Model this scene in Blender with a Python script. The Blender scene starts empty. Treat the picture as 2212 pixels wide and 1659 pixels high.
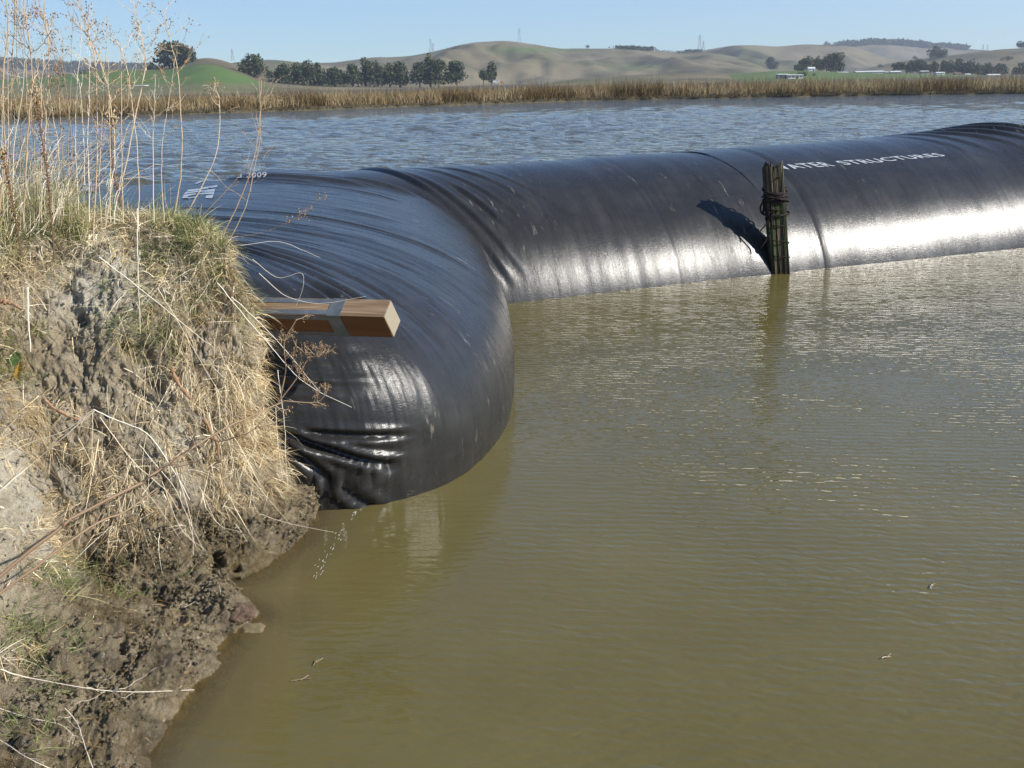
import bpy, bmesh, math, random
import numpy as np
from mathutils import Matrix, Vector
sc = bpy.context.scene
COL = sc.collection
rad = math.radians

# ------------------------------------------------------------------ camera
W_, H_, F_ = 2212.0, 1659.0, 2150.0          # measuring frame of the photograph
CAMH = 2.6; ROLL = 0.0204; PITCH = math.atan(650 / F_)
cf = np.array([0, math.cos(PITCH), -math.sin(PITCH)])
cr0 = np.array([1.0, 0, 0]); cu0 = np.array([0, math.sin(PITCH), math.cos(PITCH)])
cR = math.cos(ROLL) * cr0 - math.sin(ROLL) * cu0
cU = math.cos(ROLL) * cu0 + math.sin(ROLL) * cr0
cC = np.array([0, 0, CAMH])
cam = bpy.data.cameras.new('camera'); co = bpy.data.objects.new('camera', cam); COL.objects.link(co)
m = Matrix.Identity(4)
for i in range(3):
    m[i][0] = cR[i]; m[i][1] = cU[i]; m[i][2] = -cf[i]; m[i][3] = cC[i]
co.matrix_world = m
cam.sensor_width = 36; cam.lens = 36 * F_ / W_; cam.clip_start = .05; cam.clip_end = 20000
sc.camera = co

def P(px, py, z=None, y=None):
    d = cf + cR * (px - W_ / 2) / F_ + cU * (H_ / 2 - py) / F_
    t = (z - CAMH) / d[2] if z is not None else y / d[1]
    return cC + d * t
def proj(q):
    v = np.asarray(q, float) - cC; k = v @ cf
    return W_ / 2 + F_ * (v @ cR) / k, H_ / 2 - F_ * (v @ cU) / k

# ------------------------------------------------------------------ light
SUN = np.array([0.78, -0.24, 0.49]); SUN /= np.linalg.norm(SUN)
elev = math.asin(SUN[2]); az = math.atan2(SUN[0], SUN[1])
w = bpy.data.worlds.new('World'); sc.world = w; w.use_nodes = True
nt = w.node_tree; bg = nt.nodes['Background']
sky = nt.nodes.new('ShaderNodeTexSky'); sky.sky_type = 'NISHITA'; sky.sun_disc = False
sky.sun_elevation = elev; sky.sun_rotation = az; sky.air_density = 1.0; sky.dust_density = 0.0; sky.ozone_density = 4.0
tnt = nt.nodes.new('ShaderNodeMix'); tnt.data_type = 'RGBA'; tnt.blend_type = 'MULTIPLY'; tnt.inputs[0].default_value = 1; tnt.inputs[7].default_value = (.76, .98, 1.19, 1)
nt.links.new(sky.outputs[0], tnt.inputs[6]); nt.links.new(tnt.outputs[2], bg.inputs[0]); bg.inputs[1].default_value = 0.092
sl = bpy.data.lights.new('sun', 'SUN'); sl.energy = 5.0; sl.angle = rad(.5); sl.color = (1, .95, .87)
so = bpy.data.objects.new('sun', sl); COL.objects.link(so)
so.rotation_euler = Vector(SUN).to_track_quat('Z', 'Y').to_euler()
sc.view_settings.view_transform = 'Standard'; sc.view_settings.look = 'None'
sc.view_settings.exposure = 0.66; sc.view_settings.gamma = 1

# ------------------------------------------------------------------ helpers
rng = np.random.default_rng(7); random.seed(7)
def hsh(ix, iy, iz, seed):
    n = (ix.astype(np.int64) * 374761393 + iy.astype(np.int64) * 668265263 + iz.astype(np.int64) * 2147483647 + seed * 974634777) & 0xffffffff
    n = ((n ^ (n >> 13)) * 1274126177) & 0xffffffff
    n = (n ^ (n >> 16)) & 0xffffffff
    return n / 4294967295.0
def vn(x, y, z=0.0, seed=0):
    x, y, z = np.broadcast_arrays(np.asarray(x, float), np.asarray(y, float), np.asarray(z, float))
    ix, iy, iz = np.floor(x), np.floor(y), np.floor(z)
    fx, fy, fz = x - ix, y - iy, z - iz
    fx, fy, fz = [t * t * (3 - 2 * t) for t in (fx, fy, fz)]
    r = 0
    for a in (0, 1):
        for b in (0, 1):
            for c in (0, 1):
                r = r + hsh(ix + a, iy + b, iz + c, seed) * (fx if a else 1 - fx) * (fy if b else 1 - fy) * (fz if c else 1 - fz)
    return r * 2 - 1
def fbm(x, y, z=0.0, seed=0, o=4, g=.5):
    r = 0; a = 1
    for k in range(o):
        r = r + a * vn(np.asarray(x) * 2**k, np.asarray(y) * 2**k, np.asarray(z) * 2**k, seed + k); a *= g
    return r
def sstep(a, b, x):
    t = np.clip((np.asarray(x, float) - a) / (b - a), 0, 1); return t * t * (3 - 2 * t)
def tag(o, label=None, cat=None, group=None, kind=None):
    if label: o['label'] = label
    if cat: o['category'] = cat
    if group: o['group'] = group
    if kind: o['kind'] = kind
    return o
def empty(name, loc=(0, 0, 0)):
    o = bpy.data.objects.new(name, None); COL.objects.link(o); o.location = loc; return o
def mkobj(name, V, Fc, mat, parent=None, smooth=False, attrs=None, uv=None):
    """V (n,3) array, Fc list/array of faces (all same size if array)."""
    V = np.asarray(V, np.float32)
    me = bpy.data.meshes.new(name)
    if isinstance(Fc, np.ndarray):
        k = Fc.shape[1]; n = len(Fc)
        me.vertices.add(len(V)); me.vertices.foreach_set('co', V.ravel())
        me.loops.add(n * k); me.loops.foreach_set('vertex_index', Fc.astype(np.int32).ravel())
        me.polygons.add(n); me.polygons.foreach_set('loop_start', np.arange(0, n * k, k, dtype=np.int32))
        me.update(calc_edges=True)
    else:
        me.from_pydata([tuple(map(float, v)) for v in V], [], [tuple(int(i) for i in f) for f in Fc])
    if smooth: me.polygons.foreach_set('use_smooth', [True] * len(me.polygons))
    if attrs:
        for an, av in attrs.items():
            a = me.attributes.new(an, 'FLOAT', 'POINT'); a.data.foreach_set('value', np.asarray(av, np.float32))
    if uv is not None:
        ul = me.uv_layers.new(name='UVMap'); idx = np.empty(len(me.loops), np.int32); me.loops.foreach_get('vertex_index', idx)
        ul.data.foreach_set('uv', np.asarray(uv, np.float32)[idx].ravel())
    if mat: me.materials.append(mat)
    me.update()
    o = bpy.data.objects.new(name, me); COL.objects.link(o)
    if parent:
        o.parent = parent; o.matrix_parent_inverse = Matrix.Identity(4)
        if parent.location.length: 
            me.transform(Matrix.Translation(-parent.location))
    return o
def grid_faces(nu, nv, closed_u=False):
    iu = np.arange(nu if closed_u else nu - 1); iv = np.arange(nv - 1)
    a, b = np.meshgrid(iu, iv, indexing='ij'); a = a.ravel(); b = b.ravel(); a2 = (a + 1) % nu
    return np.stack([a * nv + b, a2 * nv + b, a2 * nv + b + 1, a * nv + b + 1], 1)
def crom(Pt, t):
    """Catmull-Rom through rows Pt at fractional indices t."""
    Pt = np.asarray(Pt, float); n = len(Pt); t = np.clip(t, 0, n - 1 - 1e-9)
    i = np.floor(t).astype(int); f = (t - i)
    sh = (len(t),) + (1,) * (Pt.ndim - 1); f = f.reshape(sh)
    g = lambda k: Pt[np.clip(k, 0, n - 1)]
    p0, p1, p2, p3 = g(i - 1), g(i), g(i + 1), g(i + 2)
    p0 = np.where((i == 0).reshape(sh), 2 * p1 - p2, p0); p3 = np.where((i >= n - 2).reshape(sh), 2 * p2 - p1, p3)
    return .5 * (2 * p1 + (p2 - p0) * f + (2 * p0 - 5 * p1 + 4 * p2 - p3) * f**2 + (3 * p1 - p0 - 3 * p2 + p3) * f**3)
def normals(G):
    du = np.gradient(G, axis=0); dv = np.gradient(G, axis=1)
    n = np.cross(du, dv); return n / (np.linalg.norm(n, axis=2, keepdims=True) + 1e-12)
class MB:
    def __init__(s): s.V = []; s.F = []; s.T = []
    def add(s, V, F, tint=0.5):
        o = len(s.V); s.V += [tuple(v) for v in V]; s.F += [tuple(i + o for i in f) for f in F]; s.T += [tint] * len(V)
    def box(s, c, sz, R=None, tint=.5):
        c = np.array(c, float); h = np.array(sz, float) / 2
        q = np.array([[x, y, z] for x in (-1, 1) for y in (-1, 1) for z in (-1, 1)]) * h
        if R is not None: q = q @ np.array(R, float)
        s.add(q + c, [(0, 1, 3, 2), (4, 6, 7, 5), (0, 4, 5, 1), (2, 3, 7, 6), (0, 2, 6, 4), (1, 5, 7, 3)], tint)
    def tube(s, pts, r, n=5, tint=.5, cap=True):
        pts = np.asarray(pts, float); r = np.broadcast_to(np.asarray(r, float), (len(pts),))
        T = np.gradient(pts, axis=0); T /= np.linalg.norm(T, axis=1, keepdims=True) + 1e-9
        up = np.array([.31, .2, .93]); A = np.cross(T, up); A /= np.linalg.norm(A, axis=1, keepdims=True) + 1e-9; B = np.cross(T, A)
        th = np.arange(n) * 2 * np.pi / n
        V = (pts[:, None] + r[:, None, None] * (A[:, None] * np.cos(th)[None, :, None] + B[:, None] * np.sin(th)[None, :, None])).reshape(-1, 3)
        F = [(i * n + j, i * n + (j + 1) % n, (i + 1) * n + (j + 1) % n, (i + 1) * n + j) for i in range(len(pts) - 1) for j in range(n)]
        if cap: F += [tuple(range(n))[::-1], tuple((len(pts) - 1) * n + j for j in range(n))]
        s.add(V, F, tint)
    def build(s, name, mat, parent=None, smooth=False):
        return mkobj(name, s.V, s.F, mat, parent, smooth, attrs={'tint': s.T})

# ------------------------------------------------------------------ materials
def mat(name, rough=.8, spec=.3):
    M = bpy.data.materials.new(name); M.use_nodes = True; n = M.node_tree.nodes; b = n['Principled BSDF']
    b.inputs['Roughness'].default_value = rough; b.inputs['Specular IOR Level'].default_value = spec
    return M, M.node_tree, b
def N(t, typ, **kw):
    n = t.nodes.new(typ)
    for k, v in kw.items():
        if k in n.inputs: n.inputs[k].default_value = v
        else: setattr(n, k, v)
    return n
def noise(t, vec, scale, detail=4, rough=.55, dist=0):
    n = N(t, 'ShaderNodeTexNoise'); n.inputs['Scale'].default_value = scale; n.inputs['Detail'].default_value = detail
    n.inputs['Roughness'].default_value = rough; n.inputs['Distortion'].default_value = dist
    if vec is not None: t.links.new(vec, n.inputs['Vector'])
    return n.outputs['Fac']
def ramp(t, fac, stops, interp='LINEAR'):
    r = N(t, 'ShaderNodeValToRGB'); r.color_ramp.interpolation = interp; e = r.color_ramp.elements
    while len(e) < len(stops): e.new(.5)
    for i, (p, c) in enumerate(stops):
        e[i].position = p; e[i].color = (*c, 1) if len(c) == 3 else c
    t.links.new(fac, r.inputs[0]); return r.outputs[0]
def val(v): return (v, v, v)
def mix(t, f, a, b, typ='MIX'):
    n = N(t, 'ShaderNodeMix'); n.data_type = 'RGBA'; n.blend_type = typ
    for s, i in ((f, 0), (a, 6), (b, 7)):
        if hasattr(s, 'links') or hasattr(s, 'is_linked'): t.links.new(s, n.inputs[i])
        elif isinstance(s, (int, float)): n.inputs[i].default_value = s
        else: n.inputs[i].default_value = (*s, 1)
    return n.outputs[2]
def math_(t, op, a, b=0.0, c=None):
    n = N(t, 'ShaderNodeMath'); n.operation = op
    for i, s in enumerate((a, b, c)):
        if s is None: continue
        if hasattr(s, 'is_linked'): t.links.new(s, n.inputs[i])
        else: n.inputs[i].default_value = s
    return n.outputs[0]
def bump(t, b, h, dist, strength=1.0, prev=None):
    n = N(t, 'ShaderNodeBump'); n.inputs['Strength'].default_value = strength; n.inputs['Distance'].default_value = dist
    t.links.new(h, n.inputs['Height'])
    if prev is not None: t.links.new(prev, n.inputs['Normal'])
    t.links.new(n.outputs[0], b.inputs['Normal']); return n.outputs[0]
def attr(t, name): 
    n = N(t, 'ShaderNodeAttribute'); n.attribute_name = name; return n.outputs['Fac']
def pos(t): return N(t, 'ShaderNodeNewGeometry').outputs['Position']
def mapping(t, vec, scale=(1, 1, 1), rot=(0, 0, 0)):
    n = N(t, 'ShaderNodeMapping'); n.inputs['Scale'].default_value = scale; n.inputs['Rotation'].default_value = rot
    t.links.new(vec, n.inputs['Vector']); return n.outputs[0]
def tinted(name, stops, rough=.8, spec=.2, transl=0.0):
    M, t, b = mat(name, rough, spec); c = ramp(t, attr(t, 'tint'), stops); t.links.new(c, b.inputs['Base Color'])
    return M
M = {}
M['straw'] = tinted('dry grass', [(0, (.24, .15, .06)), (.3, (.50, .36, .17)), (.65, (.71, .56, .32)), (1, (.88, .79, .57))], .6, .3)
M['green'] = tinted('green grass', [(0, (.07, .11, .03)), (.5, (.19, .21, .07)), (1, (.42, .37, .17))], .6, .3)
M['stalk'] = tinted('dry stalk', [(0, (.11, .06, .03)), (.25, (.26, .17, .10)), (.55, (.56, .42, .26)), (.8, (.74, .60, .42)), (1, (.88, .82, .68))], .6, .3)
M['seed'] = tinted('seed head', [(0, (.09, .035, .02)), (.5, (.26, .15, .06)), (1, (.45, .34, .20))], .9, .1)
M['leaf'] = tinted('tree foliage', [(0, (.035, .048, .024)), (.5, (.062, .08, .038)), (.85, (.10, .118, .05)), (1, (.22, .2, .06))], .85, .1)
M['reed'] = tinted('marsh reeds', [(0, (.05, .055, .02)), (.25, (.13, .085, .035)), (.5, (.25, .18, .09)), (.8, (.40, .32, .18)), (1, (.55, .46, .28))], .9, .1)
M['bark'], t, b = mat('bark', .9, .1); t.links.new(ramp(t, noise(t, pos(t), 1.5), [(.3, (.10, .08, .06)), (.7, (.22, .19, .15))]), b.inputs['Base Color'])

def cloth(name, paint=False):
    Mx, t, b = mat(name, .42, .38)
    uvn = N(t, 'ShaderNodeUVMap'); uv = uvn.outputs[0]; ps = pos(t)
    # dusty patches and scuffs of dried mud
    n1 = noise(t, mapping(t, uv, (1.3, 3.0, 1)), 1.1, 6, .62); n2 = noise(t, mapping(t, uv, (9, 1.1, 1)), 1.0, 5, .7)
    dust = math_(t, 'MULTIPLY', ramp(t, n1, [(.42, val(0)), (.72, val(1))]), ramp(t, n2, [(.4, val(.15)), (.7, val(1))]))
    base = mix(t, math_(t, 'MULTIPLY', dust, .40), (.022, .021, .019), (.080, .076, .066))
    n3 = noise(t, mapping(t, uv, (7, 2.0, 1)), 2.0, 7, .68); sp = ramp(t, n3, [(.61, val(0)), (.68, val(1))])
    n4 = noise(t, mapping(t, uv, (1, 1, 1)), .55, 2, .5); sp = math_(t, 'MULTIPLY', sp, ramp(t, n4, [(.45, val(0)), (.6, val(1))]))
    base = mix(t, math_(t, 'MULTIPLY', sp, .5), base, (.30, .27, .21))
    if paint:
        n5 = noise(t, uv, 14, 5, .7); base = mix(t, ramp(t, n5, [(.30, val(0)), (.42, val(1))]), base, (.40, .42, .43))
    t.links.new(base, b.inputs['Base Color'])
    r = math_(t, 'ADD', math_(t, 'MULTIPLY', n2, .05), .245); r = math_(t, 'ADD', r, math_(t, 'MULTIPLY', dust, .10)); t.links.new(r, b.inputs['Roughness'])
    wv1 = noise(t, mapping(t, uv, (170, 5, 1)), 1, 3, .65); wv2 = noise(t, mapping(t, uv, (14, 230, 1)), 1, 2, .6)
    h = math_(t, 'ADD', math_(t, 'MULTIPLY', wv1, .8), wv2)
    p_ = bump(t, b, h, .0022, .55)
    bump(t, b, noise(t, mapping(t, uv, (5, 2.0, 1)), 1.0, 4, .55), .008, .5, p_)
    return Mx
M['cloth'] = cloth('black woven geotextile'); M['paint'] = cloth('white stencil paint', True)

def wood(name, c0, c1, c2, sc_=1.0, rough=.75, axis=(2, 30, 30)):
    Mx, t, b = mat(name, rough, .25)
    o = N(t, 'ShaderNodeTexCoord').outputs['Object']
    g = noise(t, mapping(t, o, axis), sc_, 6, .65, .6)
    c = ramp(t, g, [(.3, c0), (.5, c1), (.72, c2)]); t.links.new(c, b.inputs['Base Color'])
    bump(t, b, g, .006, .7); return Mx

# ------------------------------------------------------------------ water
shore_px = [(665, 1092), (640, 1165), (550, 1235), (470, 1260), (480, 1300), (545, 1335), (500, 1370), (460, 1420), (420, 1480), (370, 1550), (330, 1600), (300, 1659)]
SH = np.array([P(a, b, z=0)[:2] for a, b in shore_px])
SH_all = np.vstack([[-1.9, 7.2], [-1.45, 6.4], SH, [-1.5, 3.0], [-1.35, 2.4], [-1.0, 1.8], [-.3, 1.4], [2, 1.2], [9, 1.2]])
def shore_dist(x, y):
    d = np.full(np.shape(x), 1e9)
    for a, b in zip(SH_all[:-1], SH_all[1:]):
        ab = b - a; tt = np.clip(((x - a[0]) * ab[0] + (y - a[1]) * ab[1]) / (ab @ ab), 0, 1)
        d = np.minimum(d, np.hypot(x - a[0] - tt * ab[0], y - a[1] - tt * ab[1]))
    return d
FL = np.array([[-9, 10.2], [-6.2, 10.3], [-4.5, 10.6], [-3, 11.0], [-1.5, 11.5], [-.07, 12.03], [1.18, 12.58], [2.48, 13.17], [3.74, 13.66], [4.26, 13.90], [6.16, 14.62], [8.01, 15.39], [9.6, 16.0], [12, 17.0], [20, 20.3], [40, 28]])
def build_water():
    na, nr = 760, 640
    th = np.linspace(rad(-58), rad(58), na); r = 1.3 * (430 / 1.3) ** np.linspace(0, 1, nr)
    A, Rr = np.meshgrid(th, r, indexing='ij'); X = Rr * np.sin(A); Y = Rr * np.cos(A)
    front = np.interp(X, FL[:, 0], FL[:, 1]) + 1.2
    chop = sstep(-.2, .4, Y - front)
    Z = np.zeros_like(X); rg = np.random.default_rng(3)
    wob = fbm(X * .05, Y * .05, 0, 5, 2)
    for k in range(34):
        L = 0.42 * (9 ** (k / 33)) ; a = rad(-68) + rg.normal() * .42; kx, ky = math.cos(a) * 6.283 / L, math.sin(a) * 6.283 / L
        ph = rg.uniform(0, 6.28) + 2.5 * vn(X / (L * 5), Y / (L * 5), 0, 40 + k)
        amp = 0.0165 * L ** .78 / (1 + .2 * L) * (.7 + .6 * rg.random())
        s = np.sin(kx * X + ky * Y + ph); res = sstep(2.0, 4.5, L / (Rr * .0095))
        Z += amp * (1 - np.abs(s)) ** 1.3 * 1.5 * res if k % 3 else amp * s * res
    Z = Z * chop * (.75 + .5 * wob); Z -= .03 * chop
    d = shore_dist(X, Y)
    V = np.stack([X, Y, Z], 2).reshape(-1, 3)
    Mw, t, b = mat('muddy water', .04, .5); b.inputs['IOR'].default_value = 1.33
    ps = pos(t); ch = attr(t, 'chop'); dep = attr(t, 'shore')
    mur = noise(t, ps, .55, 4, .6)
    c = mix(t, ramp(t, mur, [(.35, val(0)), (.7, val(1))]), (.114, .093, .030), (.140, .115, .041))
    c = mix(t, ramp(t, dep, [(0.0, val(1)), (.55, val(0))]), c, (.125, .100, .052))
    c = mix(t, ch, c, (.075, .068, .042))
    t.links.new(c, b.inputs['Base Color'])
    # pond ripples: two crossing trains of small wavelets, broken up by noise
    def train(rot, wl, stretch, seed, dist=1.6, det=2):
        mp = mapping(t, ps, (1, 1, 0), (0, 0, rot)); mp2 = mapping(t, mp, (1 / (wl * stretch), 1 / wl, 1))
        nn = N(t, 'ShaderNodeTexNoise'); nn.inputs['Scale'].default_value = 1; nn.inputs['Detail'].default_value = det
        nn.inputs['Distortion'].default_value = dist * .2; nn.inputs['Roughness'].default_value = .4
        nn.noise_dimensions = '4D'; nn.inputs['W'].default_value = seed; t.links.new(mp2, nn.inputs['Vector']); return nn.outputs['Fac']
    def wavetex(rot, wl, dist, ds):
        wv = N(t, 'ShaderNodeTexWave'); wv.wave_type = 'BANDS'; wv.bands_direction = 'Y'; wv.wave_profile = 'SIN'
        t.links.new(mapping(t, ps, (1, 1, 0), (0, 0, rot)), wv.inputs['Vector'])
        wv.inputs['Scale'].default_value = .314 / wl * 1.0; wv.inputs['Distortion'].default_value = dist; wv.inputs['Detail'].default_value = 2
        wv.inputs['Detail Scale'].default_value = ds; wv.inputs['Detail Roughness'].default_value = .5; return wv.outputs['Fac']
    env = ramp(t, noise(t, mapping(t, ps, (.5, .9, 0)), 1.0, 3, .55), [(.32, val(.35)), (.68, val(1))])
    h1 = wavetex(.10, .075, 5, 1.6)
    h2 = train(-.05, .055, 3.2, 1.0); h3 = train(.32, .034, 3.0, 7.0)
    hp = math_(t, 'ADD', math_(t, 'MULTIPLY', h1, .30), math_(t, 'ADD', math_(t, 'MULTIPLY', h2, 1.15), math_(t, 'MULTIPLY', h3, .42)))
    hp = math_(t, 'MULTIPLY', hp, env)
    hr = math_(t, 'ADD', math_(t, 'MULTIPLY', train(.2, .42, 2.4, 3.0, 2, 5), 35.0), math_(t, 'MULTIPLY', train(-.15, .12, 2.2, 5.0, 2, 4), 8.5))
    shal = ramp(t, math_(t, 'MULTIPLY', dep, .35), [(.03, val(.22)), (1.0, val(1))])
    h = math_(t, 'ADD', math_(t, 'MULTIPLY', math_(t, 'MULTIPLY', hp, shal), math_(t, 'SUBTRACT', 1.0, ch)), math_(t, 'MULTIPLY', hr, ch))
    bump(t, b, h, .0092, 1.0)
    # shallow water thins out over the mud
    out = t.nodes['Material Output']; tr = N(t, 'ShaderNodeBsdfTransparent'); tr.inputs[0].default_value = (.8, .72, .5, 1); ms = N(t, 'ShaderNodeMixShader')
    al = ramp(t, dep, [(0.0, val(.15)), (.05, val(.48)), (.17, val(.84)), (.38, val(1))])
    t.links.new(al, ms.inputs[0]); t.links.new(tr.outputs[0], ms.inputs[1]); t.links.new(b.outputs[0], ms.inputs[2]); t.links.new(ms.outputs[0], out.inputs[0])
    o = mkobj('water', V, grid_faces(na, nr)[:, ::-1].copy(), Mw, None, True, {'chop': chop.ravel(), 'shore': d.ravel()})
    tag(o, 'muddy olive river water, rippled in front of the black dam and choppy blue behind it', kind='structure', cat='water')
build_water()

# ------------------------------------------------------------------ far ground, marsh, hills
Mg, t, b = mat('field earth', .95, .1)
t.links.new(ramp(t, noise(t, pos(t), .02, 6), [(.35, (.16, .13, .08)), (.65, (.27, .22, .13))]), b.inputs['Base Color'])
bank_px = [(100, 255), (250, 251), (400, 247), (550, 242), (700, 237), (850, 231.5), (1000, 226.5), (1100, 223), (1300, 217), (1500, 213), (1750, 208.5), (2000, 205), (2212, 202)]
FB = np.array([P(a, b, z=0)[:2] for a, b in bank_px])
FB = np.vstack([[-420, 150], [-160, 105], [-80, 104], FB, [110, 138], [220, 190], [460, 330]])
def far_ground():
    xs = np.concatenate([np.linspace(-420, -85, 20), np.linspace(-80, 110, 260), np.linspace(115, 460, 30)])
    ys = np.interp(xs, FB[:, 0], FB[:, 1]); ys = ys + 1.0 * vn(xs * .25, xs * 0, 0, 3) + .5 * vn(xs * .9, 0, 0, 4)
    rows = []
    for dy, z in ((-.5, -1.5), (0, -.02), (.25, .22), (.8, .38), (3, .5), (40, .6), (300, .7), (1000, .7)):
        sp = 1 + dy / 150
        rows.append(np.stack([xs * (1 + dy / 120 * (np.abs(xs) > 0)), ys + dy, np.full_like(xs, z) + (.1 * vn(xs * 2, dy, 0, 8) if 0 < dy < 4 else 0)], 1))
    rows.append(np.stack([np.sign(xs) * np.maximum(np.abs(xs) * 12, 0), np.full_like(xs, 5200), np.full_like(xs, .7)], 1))
    G = np.stack(rows, 1); Md, t, b = mat('marsh mud', .8, .3)
    t.links.new(ramp(t, noise(t, pos(t), 1.2, 5), [(.35, (.045, .038, .024)), (.7, (.11, .09, .05))]), b.inputs['Base Color'])
    o = mkobj('marsh_ground', G.reshape(-1, 3), grid_faces(len(xs), G.shape[1]), Md); tag(o, 'low muddy marsh ground across the river', 'ground', kind='structure')
    s = 5400
    o = mkobj('ground', [(-s, -s, -2.2), (s, -s, -2.2), (s, s, -2.2), (-s, s, -2.2)], [(0, 1, 2, 3)], Mg); tag(o, 'river bed and surrounding land', 'ground', kind='structure')
far_ground()

def hillmat(name, c0, c1, g):
    Mx, t, b = mat(name, .95, .05); ps = pos(t)
    c = ramp(t, noise(t, mapping(t, ps, (1, 1, 2)), .006, 7, .62), [(.34, c0), (.58, c1)])
    gr = noise(t, mapping(t, ps, (1, .6, 1)), .0032, 4, .6)
    c = mix(t, math_(t, 'MULTIPLY', ramp(t, gr, [(.5, val(0)), (.66, val(1))]), .6), c, g)
    c = mix(t, ramp(t, noise(t, ps, .035, 7, .75), [(.55, val(0)), (.68, val(.7))]), c, (.06, .065, .035))
    gm = math_(t, 'MULTIPLY', attr(t, 'green'), ramp(t, noise(t, ps, .02, 4), [(.3, val(.75)), (.6, val(1))]))
    c = mix(t, gm, c, (.095, .150, .045)); t.links.new(c, b.inputs['Base Color']); return Mx
HM = hillmat('dry grass hills', (.10, .09, .055), (.20, .168, .105), (.10, .12, .05))
RIDGE = {}
def ridge(key, pts, D, D0, label, green=None, rough=1.0, seed=1, z0=.2):
    px = np.arange(-700, 2901, 9.0); a = np.array(pts, float)
    py = np.interp(px, a[:, 0], a[:, 1])
    k = np.array([.06, .1, .17, .22, .17, .1, .06]); k = k / k.sum(); py = np.convolve(np.pad(py, 3, 'edge'), k, 'valid')
    py = py + .7 * fbm(px * .018, 0 * px, 0, seed, 3)
    top = np.array([P(u, v, y=D) for u, v in zip(px, py)])
    nv = 56; vs = np.linspace(0, 1, nv); G = np.zeros((len(px), nv + 3, 3))
    for j, v in enumerate(vs):
        y = D0 + (D - D0) * v; G[:, j, 0] = top[:, 0] * (y / D) ** 1; G[:, j, 1] = y
        prof = v ** 1.35 * (1.0) * .75 + .25 * (np.sin(v * np.pi / 2))
        base = np.maximum(top[:, 2], 1.0)
        env = np.sin(np.pi * v) ** .8
        gx, gy = G[:, j, 0], np.full(len(px), y)
        n = fbm(gx / (D * .10), gy / (D * .22), 0, seed + 20, 5, .6) * .28 - .30 * np.abs(vn(gx / (D * .07) + .6 * vn(gx / (D * .1), gy / (D * .15), 0, seed + 9), gy / (D * .5), 0, seed + 31))
        G[:, j, 2] = z0 + (top[:, 2] - z0) * prof + base * n * env * rough
    lim = CAMH + (top[:, None, 2] - CAMH) * G[:, :nv, 1] / D - .0016 * (D - G[:, :nv, 1]); G[:, :nv - 1, 2] = np.minimum(G[:, :nv - 1, 2], np.maximum(lim[:, :nv - 1], z0))
    for q, (dy, f) in enumerate(((.04, .93), (.2, .5), (.5, -.2))):
        G[:, nv + q, 0] = top[:, 0]; G[:, nv + q, 1] = D * (1 + dy); G[:, nv + q, 2] = top[:, 2] * f - 2
    ga = np.zeros(G.shape[:2])
    if green:
        for i in range(len(px)):
            for j in range(nv): ga[i, j] = green(*proj(G[i, j]))
    o = mkobj('hill', G.reshape(-1, 3), grid_faces(len(px), nv + 3), HM, None, True, {'green': ga.ravel()})
    tag(o, label, 'hill', kind='structure'); RIDGE[key] = (px, G[:, :nv])
def on_hill(key, px_, py_):
    px, G = RIDGE[key]; i = int(np.clip(np.searchsorted(px, px_), 1, len(px) - 1)); f = (px_ - px[i - 1]) / (px[i] - px[i - 1])
    c = G[i - 1] * (1 - f) + G[i] * f; best = None
    pys = np.array([proj(q)[1] for q in c])
    for j in range(len(c) - 1):
        if (pys[j] - py_) * (pys[j + 1] - py_) <= 0:
            g = (py_ - pys[j]) / (pys[j + 1] - pys[j] + 1e-9); return c[j] * (1 - g) + c[j + 1] * g
    return c[np.argmin(np.abs(pys - py_))]
ridge('E', [(-700, 122), (0, 129), (60, 132), (110, 136), (150, 139), (210, 142), (260, 145), (300, 140), (330, 136), (370, 144), (460, 160), (600, 190), (3000, 190)], 3300, 2300, 'far wooded ridge on the left of the skyline', seed=11)
ridge('C', [(-700, 200), (1600, 180), (1720, 120), (1800, 100), (1856, 94), (1881, 92.5), (1935, 94), (1975, 96), (2008, 100), (2044, 99), (2088, 106), (2135, 110), (2212, 114), (2900, 118)], 3400, 2500, 'far brown ridge with woods along its crest on the right', seed=13)
ridge('F', [(-700, 200), (1350, 170), (1430, 130), (1482, 114), (1505, 111), (1529, 107), (1565, 99.5), (1600, 98), (1640, 98), (1685, 101), (1715, 98), (1747, 95), (1801, 98), (1845, 100), (1881, 114), (1917, 126), (1960, 133), (2050, 145), (2200, 160), (2900, 175)], 2300, 1500, 'smooth bare brown hill right of centre', seed=17)
ridge('B', [(-700, 160), (300, 160), (400, 150), (517, 133), (584, 128), (651, 135), (718, 136), (760, 130), (806, 123), (846, 125), (897, 120), (948, 109), (991, 98), (1024, 91.5), (1082, 88), (1108, 89.5), (1152, 96), (1206, 106), (1254, 105), (1308, 104), (1363, 106.6), (1417, 109.5), (1476, 114), (1520, 111), (1548, 115), (1600, 125), (1640, 138), (1680, 148), (1800, 170), (3000, 190)], 1900, 1000, 'large rolling brown hill in the centre of the skyline',
      green=lambda x, y: .75 * math.exp(-((x - 1150) / 95)**2 - ((y - 107) / 5.5)**2) + .5 * math.exp(-((x - 1390) / 60)**2 - ((y - 145) / 8)**2), seed=19)
ridge('D', [(-700, 200), (1600, 190), (1760, 165), (1860, 152), (1906, 140), (1954, 131), (2008, 124), (2063, 118), (2135, 109), (2164, 106), (2197, 104.5), (2300, 101), (2600, 104), (2900, 112)], 1700, 900, 'brown hillside behind the farm trees at the right edge',
      green=lambda x, y: .85 * sstep(158, 166, y) * (x > 1560), seed=23, rough=.7)
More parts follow.
